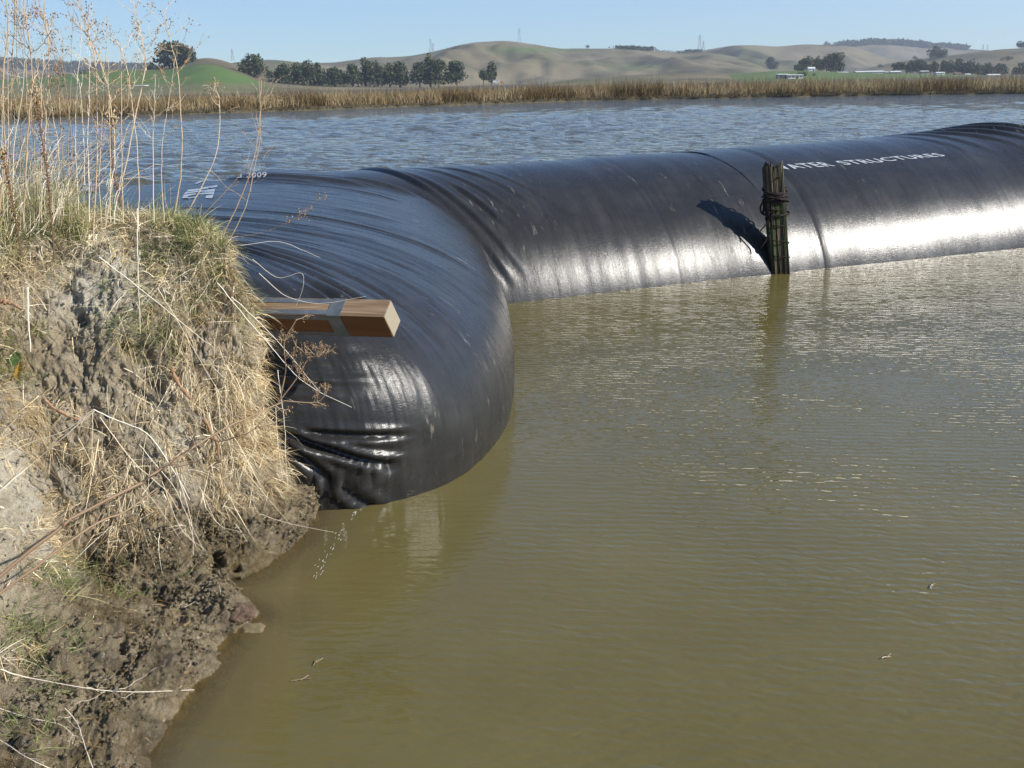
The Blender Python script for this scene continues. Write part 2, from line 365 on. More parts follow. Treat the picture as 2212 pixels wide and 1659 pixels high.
ridge('A', [(-700, 182), (-100, 176), (0, 172), (100, 166), (160, 158), (207, 151), (260, 149), (317, 149), (350, 147), (375, 143), (395, 136), (414, 129.5), (430, 125.5), (447, 124), (465, 125.5), (484, 130), (505, 137), (530, 150), (560, 163), (610, 172), (700, 180), (900, 186), (3000, 190)], 950, 420, 'low green pasture hill with a brown top on the left',
      green=lambda x, y: float(sstep(0, 4, y - (150 if x < 340 else 137 + abs(x - 444) * .10 + max(0, x - 470) * .28 + max(0, 400 - x) * .1))) * (1 - float(sstep(176, 186, y)) * .7), seed=29, rough=.35)
ridge('G', [(-700, 200), (1150, 185), (1230, 171), (1290, 167), (1363, 163.5), (1420, 159), (1500, 156), (1550, 158.5), (1600, 165), (1660, 173), (1800, 182), (3000, 190)], 820, 520, 'low brown rise just behind the reeds', seed=31, rough=.3)
ridge('K', [(-700, 200), (1300, 185), (1480, 168), (1600, 158), (1660, 154), (1760, 153), (1900, 158), (2100, 163), (2300, 166), (2900, 175)], 880, 560, 'flat green pasture behind the reeds on the right', green=lambda x, y: .9, seed=37, rough=.2)

# ------------------------------------------------------------------ blades
def blades(name, base, direc, L, wd, droop, tint, m_, parent=None, seg=3, wind=None):
    n = len(base); direc = direc / (np.linalg.norm(direc, axis=1, keepdims=True) + 1e-9)
    side = np.cross(direc, rng.normal(size=(n, 3))); side /= np.linalg.norm(side, axis=1, keepdims=True) + 1e-9
    # turn half of the blades broad side to the outside so that they carry a readable width
    s = np.linspace(0, 1, seg + 1); V = []
    down = np.array([0, 0, -1.0]); bend = rng.normal(size=(n, 3)) * .22
    for k, q in enumerate(s):
        c = base + direc * (L * q)[:, None] + (down[None] * droop[:, None] + bend) * (L * q * q)[:, None]
        if k == seg: V.append(c[:, None])
        else:
            hw = (wd * (1 - q * .75) / 2)[:, None] * side; V.append(np.stack([c - hw, c + hw], 1))
    V = np.concatenate(V, 1); nv = 2 * seg + 1; off = (np.arange(n) * nv)[:, None]
    F = []
    for k in range(seg - 1):
        a = 2 * k; F += [[a, a + 1, a + 3], [a, a + 3, a + 2]]
    a = 2 * (seg - 1); F += [[a, a + 1, a + 2]]
    F = (np.array(F)[None] + off[:, :, None]).reshape(-1, 3)
    return mkobj(name, V.reshape(-1, 3), F, m_, parent, False, {'tint': np.repeat(tint, nv)})

# ------------------------------------------------------------------ marsh reeds (uncountable)
def reeds():
    n = 125000
    x = rng.uniform(-100, 125, n); dy = 30 * rng.random(n) ** 1.7
    fy = np.interp(x, FB[:, 0], FB[:, 1]) + 1.0 * vn(x * .25, x * 0, 0, 3) + .5 * vn(x * .9, 0, 0, 4)
    y = fy + .1 + dy; x = x * (1 + dy / 120)
    clump = fbm(x * .12, y * .2, 0, 60, 4); cl2 = fbm(x * .35, y * .5, 0, 65, 3)
    h = 1.75 + .35 * clump + .25 * cl2 + rng.normal(size=n) * .26
    edge = sstep(0, 1.6 + .8 * clump, dy); h = h * (.25 + .75 * edge); h *= np.interp(x, [-90, -20, 30, 100], [1.0, .98, 1.15, .95])
    tint = .55 + .22 * clump + .10 * rng.normal(size=n) - .1 * cl2
    bush = (vn(x * .16, y * .25, 0, 71) > .22); tint = np.where(bush & (dy < 9), .26 + .08 * rng.normal(size=n), tint); h = np.where(bush & (dy < 9), h * 1.12, h)
    tint = np.where(edge < .35, .08 + .1 * rng.random(n) + .15 * (cl2 > .3), tint)
    tint = np.where(dy > 16, tint * .85, tint)
    d = np.stack([rng.normal(size=n) * .13 + .05, rng.normal(size=n) * .13, np.ones(n)], 1)
    base = np.stack([x, y, np.full(n, .35)], 1); base[dy < .8, 2] = .02
    o = blades('marsh_reeds', base, d, h, (.035 + .05 * rng.random(n)), .12 + .2 * rng.random(n), np.clip(tint, 0, 1), M['reed'], seg=2)
    tag(o, 'band of dry tan and rust coloured marsh reeds along the far bank', 'reeds', kind='stuff')
reeds()

# ------------------------------------------------------------------ trees
def crown_mesh(cx, cy, cz, lobes, n, leaf, tint0, rg):
    V = []; T = []
    tot = sum(l[3] * l[4] * l[5] for l in lobes)
    for (lx, ly, lz, rx, ry, rz) in lobes:
        k = max(6, int(n * rx * ry * rz / tot)); d = rg.normal(size=(k, 3)); d /= np.linalg.norm(d, axis=1, keepdims=True)
        rr = (.55 + .5 * rg.random(k) ** .6)[:, None]; c = np.array([lx, ly, lz]) + d * rr * np.array([rx, ry, rz])
        c += rg.normal(size=(k, 3)) * leaf * .4
        a = rg.normal(size=(k, 3)); a /= np.linalg.norm(a, axis=1, keepdims=True); b_ = np.cross(a, d + rg.normal(size=(k, 3)) * .8); b_ /= np.linalg.norm(b_, axis=1, keepdims=True) + 1e-9
        s = leaf * (.6 + .9 * rg.random(k))[:, None]
        V.append(np.stack([c - a * s, c + b_ * s * .55, c + a * s, c - b_ * s * .6], 1)); tt = tint0 + .16 * rg.normal(size=k) + .12 * rg.normal(); T.append(np.repeat(tt, 4))
    V = np.concatenate(V).reshape(-1, 3); F = np.arange(len(V)).reshape(-1, 4)
    return V, F, np.clip(np.concatenate(T), 0, 1)
def tree(name, x0, x1, ytop, ybase, D=None, hill=None, label='', group=None, shape='round', dens=1.0, tint0=.45, seed=None):
    rg = np.random.default_rng(seed if seed is not None else int(x0 * 7 + x1))
    pc = (x0 + x1) / 2
    b0 = on_hill(hill, pc, ybase) if hill else P(pc, ybase, y=D); D = b0[1]
    k = D / F_ * 1.02; Hh = (ybase - ytop) * k; Wd = (x1 - x0) * k * (1.08 if shape == 'low' else 1.0)
    root = empty(name, tuple(b0)); tag(root, label, 'tree', group)
    if shape == 'poplar': ls = [(0, 0, Hh * (.2 + .13 * i), Wd * .35 * (1 - abs(i - 2) * .12), Wd * .35, Hh * .16) for i in range(6)]
    else:
        ls = []; nl = 16 if Wd < 22 else 26
        for i in range(nl):
            u = rg.uniform(-1, 1); hmax = (1 - .40 * abs(u) ** 2.2)
            zt = Hh * (.20 + (hmax - .34) * rg.random() ** .8); r = min(Wd, Hh) * rg.uniform(.17, .27)
            ls.append((u * (Wd / 2 - r * .75), rg.uniform(-.3, .3) * Wd, min(zt, Hh - r), r * 1.15, r, r * rg.uniform(.8, 1.2)))
        r = min(Wd, Hh) * .2; ls.append((rg.uniform(-.15, .15) * Wd, 0, Hh - r * .95, r, r, r))
        if shape == 'low': ls += [(u * Wd * .36, rg.uniform(-.2, .2) * Wd, Hh * rg.uniform(.14, .24), Wd * .19, Wd * .16, Hh * .2) for u in (-1, -.5, 0, .4, .95)]
    leaf = max(math.sqrt(Wd * Hh) * .052, .15); nleaf = int(1500 * dens) if (x1 - x0) * (ybase - ytop) > 250 else 500
    V, F, T = crown_mesh(0, 0, 0, ls, nleaf, leaf, tint0, rg)
    V[:, 2] *= Hh / np.percentile(V[:, 2], 99.6); V[:, 0] *= Wd / (np.percentile(V[:, 0], 99.3) - np.percentile(V[:, 0], .7))
    mkobj('crown', V + b0, F, M['leaf'], root, False, {'tint': T})
    tb = MB(); tr = max(Hh * .03, .3)
    zb = -max(b0[2] - .5, .5) if not hill else -.6
    tb.tube([(0, 0, zb), (rg.normal() * .2, 0, Hh * .25), (rg.normal() * .5, 0, Hh * .6)], [tr * 1.2, tr * .9, tr * .4], 6)
    for q in range(4):
        a = rg.uniform(-1, 1); tb.tube([(0, 0, Hh * .2), (a * Wd * .18, rg.uniform(-.1, .1) * Wd, Hh * .42), (a * Wd * .33, 0, Hh * .62)], [tr * .6, tr * .4, tr * .15], 5)
    tb.V = [tuple(np.array(v) + b0) for v in tb.V]
    tb.build('trunk', M['bark'], root)
    return root
G1 = 'eucalyptus trees of the farm groves'; 
tree('broadleaf_tree', 339, 413, 97, 146, hill='A', label='big round dark tree alone on the crest of the green hill', dens=1.3, tint0=.3, shape='low')
tree('broadleaf_tree', 524, 575, 123, 170, D=760, label='tall dark tree standing over the small cream farmhouse', shape='low')
tree('bush', 510, 545, 165, 183, D=740, label='low dark bush below the tall tree left of the cream farmhouse', shape='low')
tree('bush', 576, 592, 154, 170, D=740, label='small pale green tree between the cream farmhouse and the long grove')
for i, (a, b_, c, d, lb) in enumerate([(597, 634, 143, 184, 'leftmost tree of the long dark grove behind the reeds'), (628, 662, 141, 185, 'second tree from the left of the long dark grove, level topped'),
     (652, 684, 137, 185, 'tallest third tree of the long dark grove, with a ragged peak'), (676, 703, 141, 186, 'fourth tree of the long grove, just before its notch'), (702, 744, 150, 186, 'lower rounded tree at the right end of the long dark grove')]):
    tree('eucalyptus_tree', a, b_, c, d, D=700 + 15 * (i % 2), label=lb, group=G1, shape='low')
for i, (a, b_, c, d, lb) in enumerate([(746, 778, 143, 185, 'leftmost rounded tree of the second grove left of the centre hill'), (776, 806, 132, 185, 'tallest peaked tree of the second grove'),
     (800, 832, 139, 185, 'middle tree of the second grove, with a flat top'), (826, 858, 142, 185, 'fourth tree of the second grove, slightly lower'), (850, 881, 139, 185, 'rightmost tree of the second grove, with one spiky top')]):
    tree('eucalyptus_tree', a, b_, c, d, D=700 + 12 * (i % 2), label=lb, group=G1, shape='low')
tree('eucalyptus_tree', 889, 925, 139, 181, D=700, label='left tree of the three close trees right of the second grove', group=G1, shape='low')
tree('eucalyptus_tree', 918, 942, 124, 180, D=715, label='tall yellowish peaked tree in the middle of three close trees', group=G1, tint0=.7, shape='low')
tree('eucalyptus_tree', 930, 966, 135, 182, D=700, label='right rounded tree of the three close trees', group=G1, shape='low')
tree('eucalyptus_tree', 966, 1009, 137, 181, D=705, label='single compact dark tree with bare trunks, just right of the three trees', group=G1)
tree('broadleaf_tree', 1035, 1054, 153, 180, D=700, label='short round tree at the foot of the thin bare poplar')
tree('poplar_tree', 1052, 1073, 138, 180, D=705, label='thin greyish poplar beside the white parked vehicles', shape='poplar', dens=.5, tint0=.55)
tree('broadleaf_tree', 1658, 1681, 126, 151, hill='F', label='lone dark tree on the brown slope above the green pasture')
for a, b_, c, d, lb in [(1727, 1757, 124, 146, 'low spreading tree at the left of the hillside grove right of the lone tree'), (1757, 1778, 125, 152, 'narrow tree second in the hillside grove'),
     (1775, 1796, 122, 153, 'third tree of the hillside grove, squat and dark'), (1790, 1821, 118, 155, 'tallest tree of the hillside grove, at its right end')]:
    tree('eucalyptus_tree', a, b_, c, d, D=900, label=lb, group='trees of the hillside grove', shape='low')
tree('bush', 1716, 1738, 140, 152, D=880, label='dull green bush beside the small white house under the hillside grove', tint0=.55, shape='low')
tree('bush', 1722, 1742, 156, 170, D=700, label='bushy palm like shrub at the right end of the low white shed', shape='low')
tree('bush', 1753, 1761, 158, 170, D=700, label='tiny upright shrub right of the low white shed', shape='low')
tree('broadleaf_tree', 2005, 2039, 103, 126, hill='D', label='dark round tree high on the right hand hillside')
tree('bush', 1971, 1982, 121, 129, hill='D', label='small dark bush left of the round hillside tree')
tree('bush', 1896, 1909, 139, 146, hill='D', label='small bush at the left foot of the right hand hillside')
for a, b_, c, d, lb in [(1929, 1955, 136, 151, 'low dark tree at the left end of the right farm row'), (1956, 1976, 134, 157, 'second tree of the right farm row'), (1972, 1998, 131, 158, 'third tree of the right farm row, domed'),
     (1996, 2025, 135, 157, 'fourth tree of the right farm row, beside the gap'), (2031, 2062, 133, 158, 'tree just right of the gap in the right farm row'), (2058, 2082, 130, 157, 'highest tree of the right farm row'),
     (2078, 2116, 134, 162, 'broad dark tree near the right end of the farm row'), (2114, 2145, 139, 162, 'tree second from the right end of the farm row'), (2140, 2174, 140, 162, 'last tree of the farm row before the right edge gap'), (2190, 2222, 138, 163, 'dark tree cut by the right edge of the view below the hill')]:
    tree('eucalyptus_tree', a, b_, c, d, D=950, label=lb, group='trees of the right farm row', shape='low')
tree('broadleaf_tree', 2198, 2232, 90, 106, hill='D', label='dark tree on the crest at the right edge')
tree('bush', 2168, 2190, 122, 131, hill='D', label='grey green bush on the slope below the crest tree at the right edge')
tree('broadleaf_tree', 1264, 1273, 97, 105, hill='B', label='single small tree on the skyline of the centre hill')
tree('broadleaf_tree', 1779, 1792, 90, 98.5, hill='F', label='small dark tree on the top of the smooth bare hill')
tree('broadleaf_tree', 1792, 1812, 92, 99, hill='F', label='wider dark tree beside the small one on top of the bare hill', shape='low')
tree('bush', 520, 533, 126, 132, hill='B', label='tiny bush on the skyline right of the brown hill top')
tree('bush', 318, 345, 140, 150, D=900, label='dark shrubs on the grass left of the big round tree', shape='low')
tree('bush', 212, 232, 171, 184, D=640, label='dark bush on the green field behind the left stalks', shape='low')
tree('bush', 128, 150, 186, 204, D=600, label='dark round bush by the white sheds behind the left stalks', shape='low')
tree('bush', 172, 186, 151, 160, D=850, label='small round tree on the green hill behind the left stalks', shape='low')
def far_wood(px0, px1, f, key, h, n, label, seed):
    rg = np.random.default_rng(seed); V = []; T = []
    for i in range(n):
        px = rg.uniform(px0, px1); q = on_hill(key, px, f(px) + rg.uniform(0, 1) * h[1])
        for k in range(18):
            c = q + np.array([rg.normal() * 7, rg.normal() * 7, rg.uniform(0, 1) * h[0]]); s = h[0] * .2
            a = rg.normal(size=3) * s; b_ = rg.normal(size=3) * s; V += [c - a, c - b_, c + a, c + b_]; T += [.25 + .12 * rg.normal()] * 4
    o = mkobj('hilltop_wood', V, np.arange(len(V)).reshape(-1, 4), M['leaf'], None, False, {'tint': np.clip(T, 0, 1)}); tag(o, label, 'woodland', kind='stuff')
far_wood(-60, 330, lambda x: np.interp(x, [0, 150, 330], [131, 140, 144]), 'E', (12, 16), 620, 'dark wood covering the far left ridge', 1)
far_wood(1812, 2008, lambda x: np.interp(x, [1812, 1856, 1881, 1935, 1975, 2008], [99, 94.5, 93, 94, 96.5, 101]), 'C', (13, 4), 190, 'dark strip of oak wood along the far right crest', 2)
far_wood(2016, 2088, lambda x: np.interp(x, [2016, 2044, 2088], [101, 100, 106]), 'C', (11, 2.5), 70, 'shorter dark strip of wood right of the long one on the far crest', 3)
far_wood(1336, 1402, lambda x: np.interp(x, [1336, 1402], [104.5, 107.5]), 'B', (5, 1), 60, 'line of small trees along the skyline of the centre hill', 4)
far_wood(1405, 1480, lambda x: np.interp(x, [1405, 1440, 1480], [107.5, 112.5, 114]), 'B', (3, 1), 14, 'scattered tiny bushes where the centre hill skyline dips', 5)
far_wood(1482, 1503, lambda x: 113.5, 'F', (6, 1.5), 22, 'dark bushes in the dip between the two brown hills', 6)

# ------------------------------------------------------------------ pylons
Mst, t, b = mat('galvanised steel', .6, .4); b.inputs['Base Color'].default_value = (.30, .32, .34, 1)
def pylon(px, ytop, ybase, key, label, D=None):
    q = on_hill(key, px, ybase) if D is None else P(px, ybase, y=D); k = q[1] / F_; Hh = (ybase - ytop) * k
    root = empty('power_pylon', tuple(q)); tag(root, label, 'pylon', 'lattice power pylons on the ridge')
    f = MB(); wv = Hh * .13; th = .2
    lv = [0, .25, .45, .62, .76, .88, 1]; ww = [1, .72, .5, .34, .26, .22, .1]
    C4 = [(-1, -1), (1, -1), (1, 1), (-1, 1)]
    for i in range(6):
        for j in range(4):
            a = np.array([C4[j][0] * wv * ww[i], C4[j][1] * wv * ww[i], lv[i] * Hh]); b2 = np.array([C4[j][0] * wv * ww[i + 1], C4[j][1] * wv * ww[i + 1], lv[i + 1] * Hh])
            c = C4[(j + 1) % 4]; d = np.array([c[0] * wv * ww[i + 1], c[1] * wv * ww[i + 1], lv[i + 1] * Hh]); e = np.array([c[0] * wv * ww[i], c[1] * wv * ww[i], lv[i] * Hh])
            f.tube([a + q, b2 + q], th, 4); f.tube([a + q, d + q], th * .5, 4); f.tube([e + q, b2 + q], th * .5, 4)
    f.build('lattice', Mst, root)
    for z in (.70, .80, .90):
        a = MB(); L = wv * (1.5 - z * .5); a.tube([q + (-L, 0, z * Hh), q + (0, 0, z * Hh + 1), q + (L, 0, z * Hh)], th * .7, 4); a.build('crossarm', Mst, root)
pylon(1055, 70, 109, 'B', 'left tall pylon of the pair left of the centre hill top') if False else None
pylon(931, 87, 114, 'B', 'taller pylon of the pair on the left shoulder of the centre hill')
pylon(936, 95, 115, 'B', 'shorter pylon of the pair on the left shoulder of the centre hill')
pylon(1122, 64, 98, 'B', 'lone tall pylon just right of the centre hill top')
pylon(1511, 78.5, 112, 'F', 'taller pylon of the pair in the dip between the hills')
pylon(1519, 90, 111, 'F', 'shorter pylon of the pair in the dip between the hills')
pylon(2123, 97, 110, 'C', 'distant pylon on the right ridge, left of two')
pylon(2132.5, 97, 110, 'C', 'distant pylon on the right ridge, right of two')
pylon(503, 108, 131, 'B', 'pylon standing behind the brown top of the green hill', D=1880)

# ------------------------------------------------------------------ buildings
def plain(name, c, r=.8):
    Mx, t, b = mat(name, r, .2); t.links.new(ramp(t, noise(t, pos(t), .8, 3), [(.3, tuple(.88 * v for v in c)), (.7, c)]), b.inputs['Base Color']); return Mx
WH = plain('white painted boards', (.78, .77, .73)); CRM = plain('cream wall', (.62, .48, .33)); RF = plain('grey sheet roof', (.42, .42, .41), .6); RB = plain('brown roof', (.20, .13, .09)); DK = plain('dark opening', (.03, .03, .03)); GW = plain('grey wall', (.25, .25, .22)); LR = plain('pale roof', (.66, .66, .63), .6)
def building(name, cat, x0, x1, ytop, ybase, D, wall, roof, label, gable=False, nwin=3):
    a = P(x0, ybase, y=D); k = D / F_; Wd = (x1 - x0) * k; Hh = (ybase - ytop) * k; q = np.array([a[0] + Wd / 2, D, a[2]]); Dp = min(max(Wd * .5, 6), 14)
    root = empty(name, tuple(q)); tag(root, label, cat)
    wh = Hh * (.62 if gable else .8); s = MB(); s.box(q + (0, Dp / 2, (wh - q[2] + .5) / 2 - (q[2] - .5) * .0 + 0 if False else (wh - 4) / 2), (Wd, Dp, wh + 4)); s.build('wall', wall, root)
    r = MB(); o = .4
    if gable:
        V = [(-Wd / 2 - o, -o, wh), (Wd / 2 + o, -o, wh), (Wd / 2 + o, Dp + o, wh), (-Wd / 2 - o, Dp + o, wh), (-Wd / 2 - o, Dp / 2, Hh), (Wd / 2 + o, Dp / 2, Hh)]
        r.add(np.array(V) + q, [(0, 1, 5, 4), (2, 3, 4, 5), (0, 4, 3), (1, 2, 5), (0, 3, 2, 1)])
    else:
        V = [(-Wd / 2 - o, -o, wh), (Wd / 2 + o, -o, wh), (Wd / 2 + o, Dp + o, wh + .1), (-Wd / 2 - o, Dp + o, wh + .1), (-Wd / 2 - o, -o, wh + .25), (Wd / 2 + o, -o, wh + .25), (Wd / 2 + o, Dp + o, Hh), (-Wd / 2 - o, Dp + o, Hh)]
        r.add(np.array(V) + q, [(4, 5, 6, 7), (0, 1, 5, 4), (1, 2, 6, 5), (2, 3, 7, 6), (3, 0, 4, 7), (0, 3, 2, 1)])
    r.build('roof', roof, root)
    for i in range(nwin):
        x = -Wd / 2 + Wd * (i + .5) / nwin
        if i == nwin // 2: d = MB(); d.box(q + (x, -.04, wh * .35), (min(1.6, Wd * .2), .12, wh * .7)); d.build('door', DK, root)
        else: d = MB(); d.box(q + (x, -.04, wh * .55), (min(1.8, Wd * .18), .12, wh * .35)); d.build('window', DK, root)
building('shed', 'shed', 1681, 1702, 160.5, 170, 640, GW, LR, 'grey green left part of the low shed behind the reeds', nwin=2)
building('shed', 'shed', 1702, 1733, 161.5, 170, 636, WH, LR, 'low white shed with open bays behind the reeds', nwin=4)
building('farmhouse', 'house', 1747, 1760, 145.5, 154, 880, WH, LR, 'small white gabled farmhouse under the hillside grove', True, 2)
building('shed', 'shed', 1728, 1736, 149, 153, 880, WH, LR, 'tiny white hut left of the white gabled farmhouse', True, 1)
building('barn', 'barn', 1769, 1783, 156, 161.5, 860, WH, LR, 'small white barn between the farmhouse and the long barns', True, 3)
building('barn', 'barn', 1812, 1831, 155.5, 161, 860, CRM, RF, 'brownish barn left of the long white poultry barn', True, 3)
building('barn', 'barn', 1851, 1909, 154, 159.5, 870, WH, LR, 'very long low white barn right of the hillside grove', True, 9)
building('barn', 'barn', 1910, 1923, 154.5, 160, 870, WH, RF, 'short white barn at the right end of the long white one', True, 3)
building('barn', 'barn', 1925, 1945, 154, 159.5, 868, GW, LR, 'grey barn with pale roof beside the right farm row', True, 3)
building('farmhouse', 'house', 1990, 2006, 153, 158.5, 900, GW, RF, 'grey roofed house under the right farm row', True, 3)
building('farmhouse', 'house', 2024, 2040, 156, 161, 860, WH, LR, 'bright white house in the gap of the right farm row', True, 3)
building('farmhouse', 'house', 2064, 2076, 157, 163, 850, CRM, RB, 'brown roofed house below the highest farm row tree', True, 2)
building('shed', 'shed', 2087, 2097, 159.5, 164, 850, WH, LR, 'small white shed under the broad dark tree', True, 2)
building('shed', 'shed', 2136, 2160, 160.5, 166, 840, WH, LR, 'long pale shed at the right end of the farm row', True, 4)
building('farmhouse', 'house', 547, 559, 170, 180, 700, CRM, RB, 'small cream farmhouse at the foot of the tall dark tree', True, 2)
building('farmhouse', 'house', 579, 594, 171, 178, 705, CRM, RB, 'low cream farmhouse left of the long dark grove', True, 3)
building('shed', 'shed', 287, 311, 185, 193, 560, GW, LR, 'grey shed with a pale sloping roof behind the left stalks', nwin=3)
building('barn', 'barn', 322, 376, 184, 191, 575, GW, LR, 'long barn with a pale shiny roof right of the grey shed', True, 6)
building('shed', 'shed', 166, 186, 195, 202, 560, GW, LR, 'small pale roofed shed behind the left stalks', True, 3)
building('farmhouse', 'house', 142, 156, 194, 205, 560, WH, LR, 'white house behind the left stalks beside the round bush', True, 2)
building('farmhouse', 'house', 97, 116, 194, 203, 560, WH, RF, 'white house furthest left behind the stalks', True, 2)
def van(x0, x1, ytop, ybase, D, body, label):
    a = P(x0, ybase, y=D); k = D / F_; Wd = (x1 - x0) * k; Hh = (ybase - ytop) * k; q = np.array([a[0] + Wd / 2, D, a[2]])
    root = empty('parked_van', tuple(q)); tag(root, label, 'van', 'vehicles parked behind the reeds')
    s = MB(); L = Wd; w2 = 1.1
    pr = [(-L / 2, .12), (L / 2, .12), (L / 2, .5), (L * .38, .58), (L * .28, 1), (-L / 2, 1)]
    V = [(x, y, z * Hh) for y in (-w2, w2) for x, z in pr]; n = 6
    s.add(np.array(V) + q, [tuple(range(n)), tuple(range(2 * n - 1, n - 1, -1))] + [(i, i + n, (i + 1) % n + n, (i + 1) % n) for i in range(n)]); s.build('body', body, root)
    for x in (-.3, .3):
        wv = MB(); wv.tube([q + (x * L, -w2 - .05, Hh * .14), q + (x * L, w2 + .05, Hh * .14)], Hh * .16, 10); wv.build('wheel', DK, root)
    wv = MB(); wv.box(q + (L * .12, -w2 - .03, Hh * .75), (L * .25, .05, Hh * .25)); wv.build('window', DK, root)
van(1065, 1079, 174.5, 179.5, 660, WH, 'white van parked behind the reeds at the foot of the poplar')
van(1080, 1088, 176, 179.5, 655, plain('orange paint', (.6, .22, .06)), 'small orange vehicle right of the white van')
van(1115, 1126, 175, 178.5, 660, GW, 'dark grey vehicle further right behind the reeds')

# ------------------------------------------------------------------ inflatable dam
dam = empty('inflatable_dam', (0, 10, 0)); tag(dam, 'long black water filled fabric tube dam that bends and bulges against the grassy bank', 'dam')
def se(phi, n):
    c, s = np.cos(phi), np.sin(phi); return np.sign(c) * np.abs(c) ** (2 / n), np.sign(s) * np.abs(s) ** (2 / n)
CR = np.array([1.20, 1.24, 1.30, 1.42, 1.50, 1.49, 1.49, 1.51, 1.53, 1.54, 1.57, 1.62, 1.64, 1.66, 1.7, 1.7])
TA, TN, TZ = 2.4, 2.1, -.68
arc = np.concatenate([[0], np.cumsum(np.linalg.norm(np.diff(FL, axis=0), axis=1))])
ufine = np.linspace(0, len(FL) - 1, 3000); Ff = crom(FL, ufine); af = np.concatenate([[0], np.cumsum(np.linalg.norm(np.diff(Ff, axis=0), axis=1))]); cf_ = crom(CR[:, None], ufine)[:, 0]
tf = np.gradient(Ff, axis=0); tf /= np.linalg.norm(tf, axis=1, keepdims=True)
for _ in range(40): tf[1:-1] = (tf[:-2] + tf[1:-1] + tf[2:]) / 3
S0 = float(np.interp(-.07, Ff[:, 0], af)); SP = float(np.interp(3.74, Ff[:, 0], af)); SE_ = float(np.interp(8.4, Ff[:, 0], af))
def tube_pt(s, phi, off=0.0, wr=True):
    """s: metres along, phi: 0 widest at the pond side .. pi river side"""
    s, phi = np.broadcast_arrays(np.asarray(s, float), np.asarray(phi, float))
    fx, fy = np.interp(s, af, Ff[:, 0]), np.interp(s, af, Ff[:, 1]); tx, ty = np.interp(s, af, tf[:, 0]), np.interp(s, af, tf[:, 1])
    crest = np.interp(s, af, cf_) - TZ; c, sn = se(phi, TN)
    inn = TA * (1 - c) - .12
    r = off + np.zeros_like(s)
    if wr:
        # girth seams, diagonal creases near the bend and pleats at the next joint
        sk = s + .30 * (phi - 1.0)                               # seams lean as they climb
        for s0, dp, wd_ in ((SP + .62, .010, .022), (S0 + 2.4, .003, .03), (SP + 4.2, .003, .03)):
            r = r - dp * np.exp(-((sk - s0 - .25 * (phi - .5)) / wd_) ** 2)
        r = r + .006 * np.exp(-((sk - SP - .74 - .25 * (phi - .5)) / .05) ** 2)
        for s0, sl_, dp, wd_, p0, p1 in ((S0 - .10, .95, .045, .040, .35, 2.2), (S0 + .12, 1.05, .035, .035, .4, 2.0), (S0 + .42, 1.1, .03, .03, .5, 1.5), (S0 + .75, 1.2, .014, .03, .7, 1.9), (S0 + 1.15, 1.25, .016, .035, .7, 1.9), (S0 + 1.45, 1.25, .012, .03, .6, 1.7)):
            q = s - s0 + sl_ * (phi - .6); e = sstep(p0, p0 + .35, phi) * (1 - sstep(p1 - .5, p1, phi)) * (.2 + .8 * sstep(-.3, .4, vn(phi * 2.6 + s0 * 9.1, s0 * 2.3, 0, 62)))
            r = r - dp * np.exp(-(q / wd_) ** 2) * e + dp * .7 * np.exp(-((q - wd_ * 2.3) / (wd_ * 1.5)) ** 2) * e
        e = sstep(SE_ - 1.8, SE_ + .6, s) * sstep(1.0, 1.5, phi)
        for k in range(6):
            q = s - SE_ + .42 * k - 1.0 + 1.6 * (phi - 1.5) ** 1 * (1 if k < 4 else .7)
            r = r - .050 * (1 - k * .1) * np.exp(-(q / .05) ** 2) * e + .04 * np.exp(-((q - .12) / .09) ** 2) * e
        r = r + .006 * fbm(s * 2.2, phi * 1.2, 0, 90, 3) + .010 * vn(s * .9, phi * .8, 0, 95)
        lump = .10 * np.exp(-((s - SE_ - 1.0) / .8) ** 2) * np.maximum(np.sin(phi), 0); r = r + lump
    nx, ny = -ty, tx
    z = TZ + crest * sn + 0 * s
    ex, ez = -c / TA, sn / np.maximum(crest, .1); L = np.hypot(ex, ez) + 1e-9; ex, ez = ex / L, ez / L
    inn = inn + r * ex; z = z + r * ez
    return np.stack([fx + nx * inn, fy + ny * inn, z], -1)
def build_tube():
    s = np.concatenate([np.arange(0, S0 - 3.5, .06), np.arange(S0 - 3.5, S0 + 3, .018), np.arange(S0 + 3, SE_ - 2, .03), np.arange(SE_ - 2, SE_ + 3, .018), np.arange(SE_ + 3, af[-1], .12)])
    phi = np.linspace(-.35, math.pi + .35, 190); S_, PH = np.meshgrid(s, phi, indexing='ij')
    G = tube_pt(S_, PH); o = mkobj('tube_section', G.reshape(-1, 3), grid_faces(len(s), len(phi)), M['cloth'], dam, True, uv=np.stack([S_.ravel(), PH.ravel() * 1.45], 1))
    return o
build_tube()

# near lobe
LB = np.array([[-.55, 13.2], [-.30, 12.4], [-.20, 11.5], [-.10, 10.6], [-.01, 9.7], [.03, 8.9], [.02, 8.2], [-.03, 7.5], [-.15, 6.93], [-.36, 6.42], [-.66, 6.08], [-1.02, 5.92], [-1.42, 5.86], [-1.95, 5.9], [-2.7, 6.2], [-3.5, 6.9], [-4.4, 7.9], [-5.2, 9.0], [-5.9, 10.2], [-6.3, 11.4], [-6.2, 12.6]])
LC = np.array([[-3.3, 14.2], [-3.35, 13.2], [-3.35, 12.2], [-3.3, 11.3], [-3.25, 10.5], [-3.2, 9.8], [-3.1, 9.2], [-3.0, 8.75], [-2.9, 8.4], [-2.85, 8.15], [-2.8, 8.0], [-2.8, 7.95], [-2.8, 8.0], [-2.85, 8.1], [-2.9, 8.4], [-3.0, 8.8], [-3.1, 9.4], [-3.2, 10.1], [-3.3, 10.9], [-3.35, 11.7], [-3.35, 12.5]])
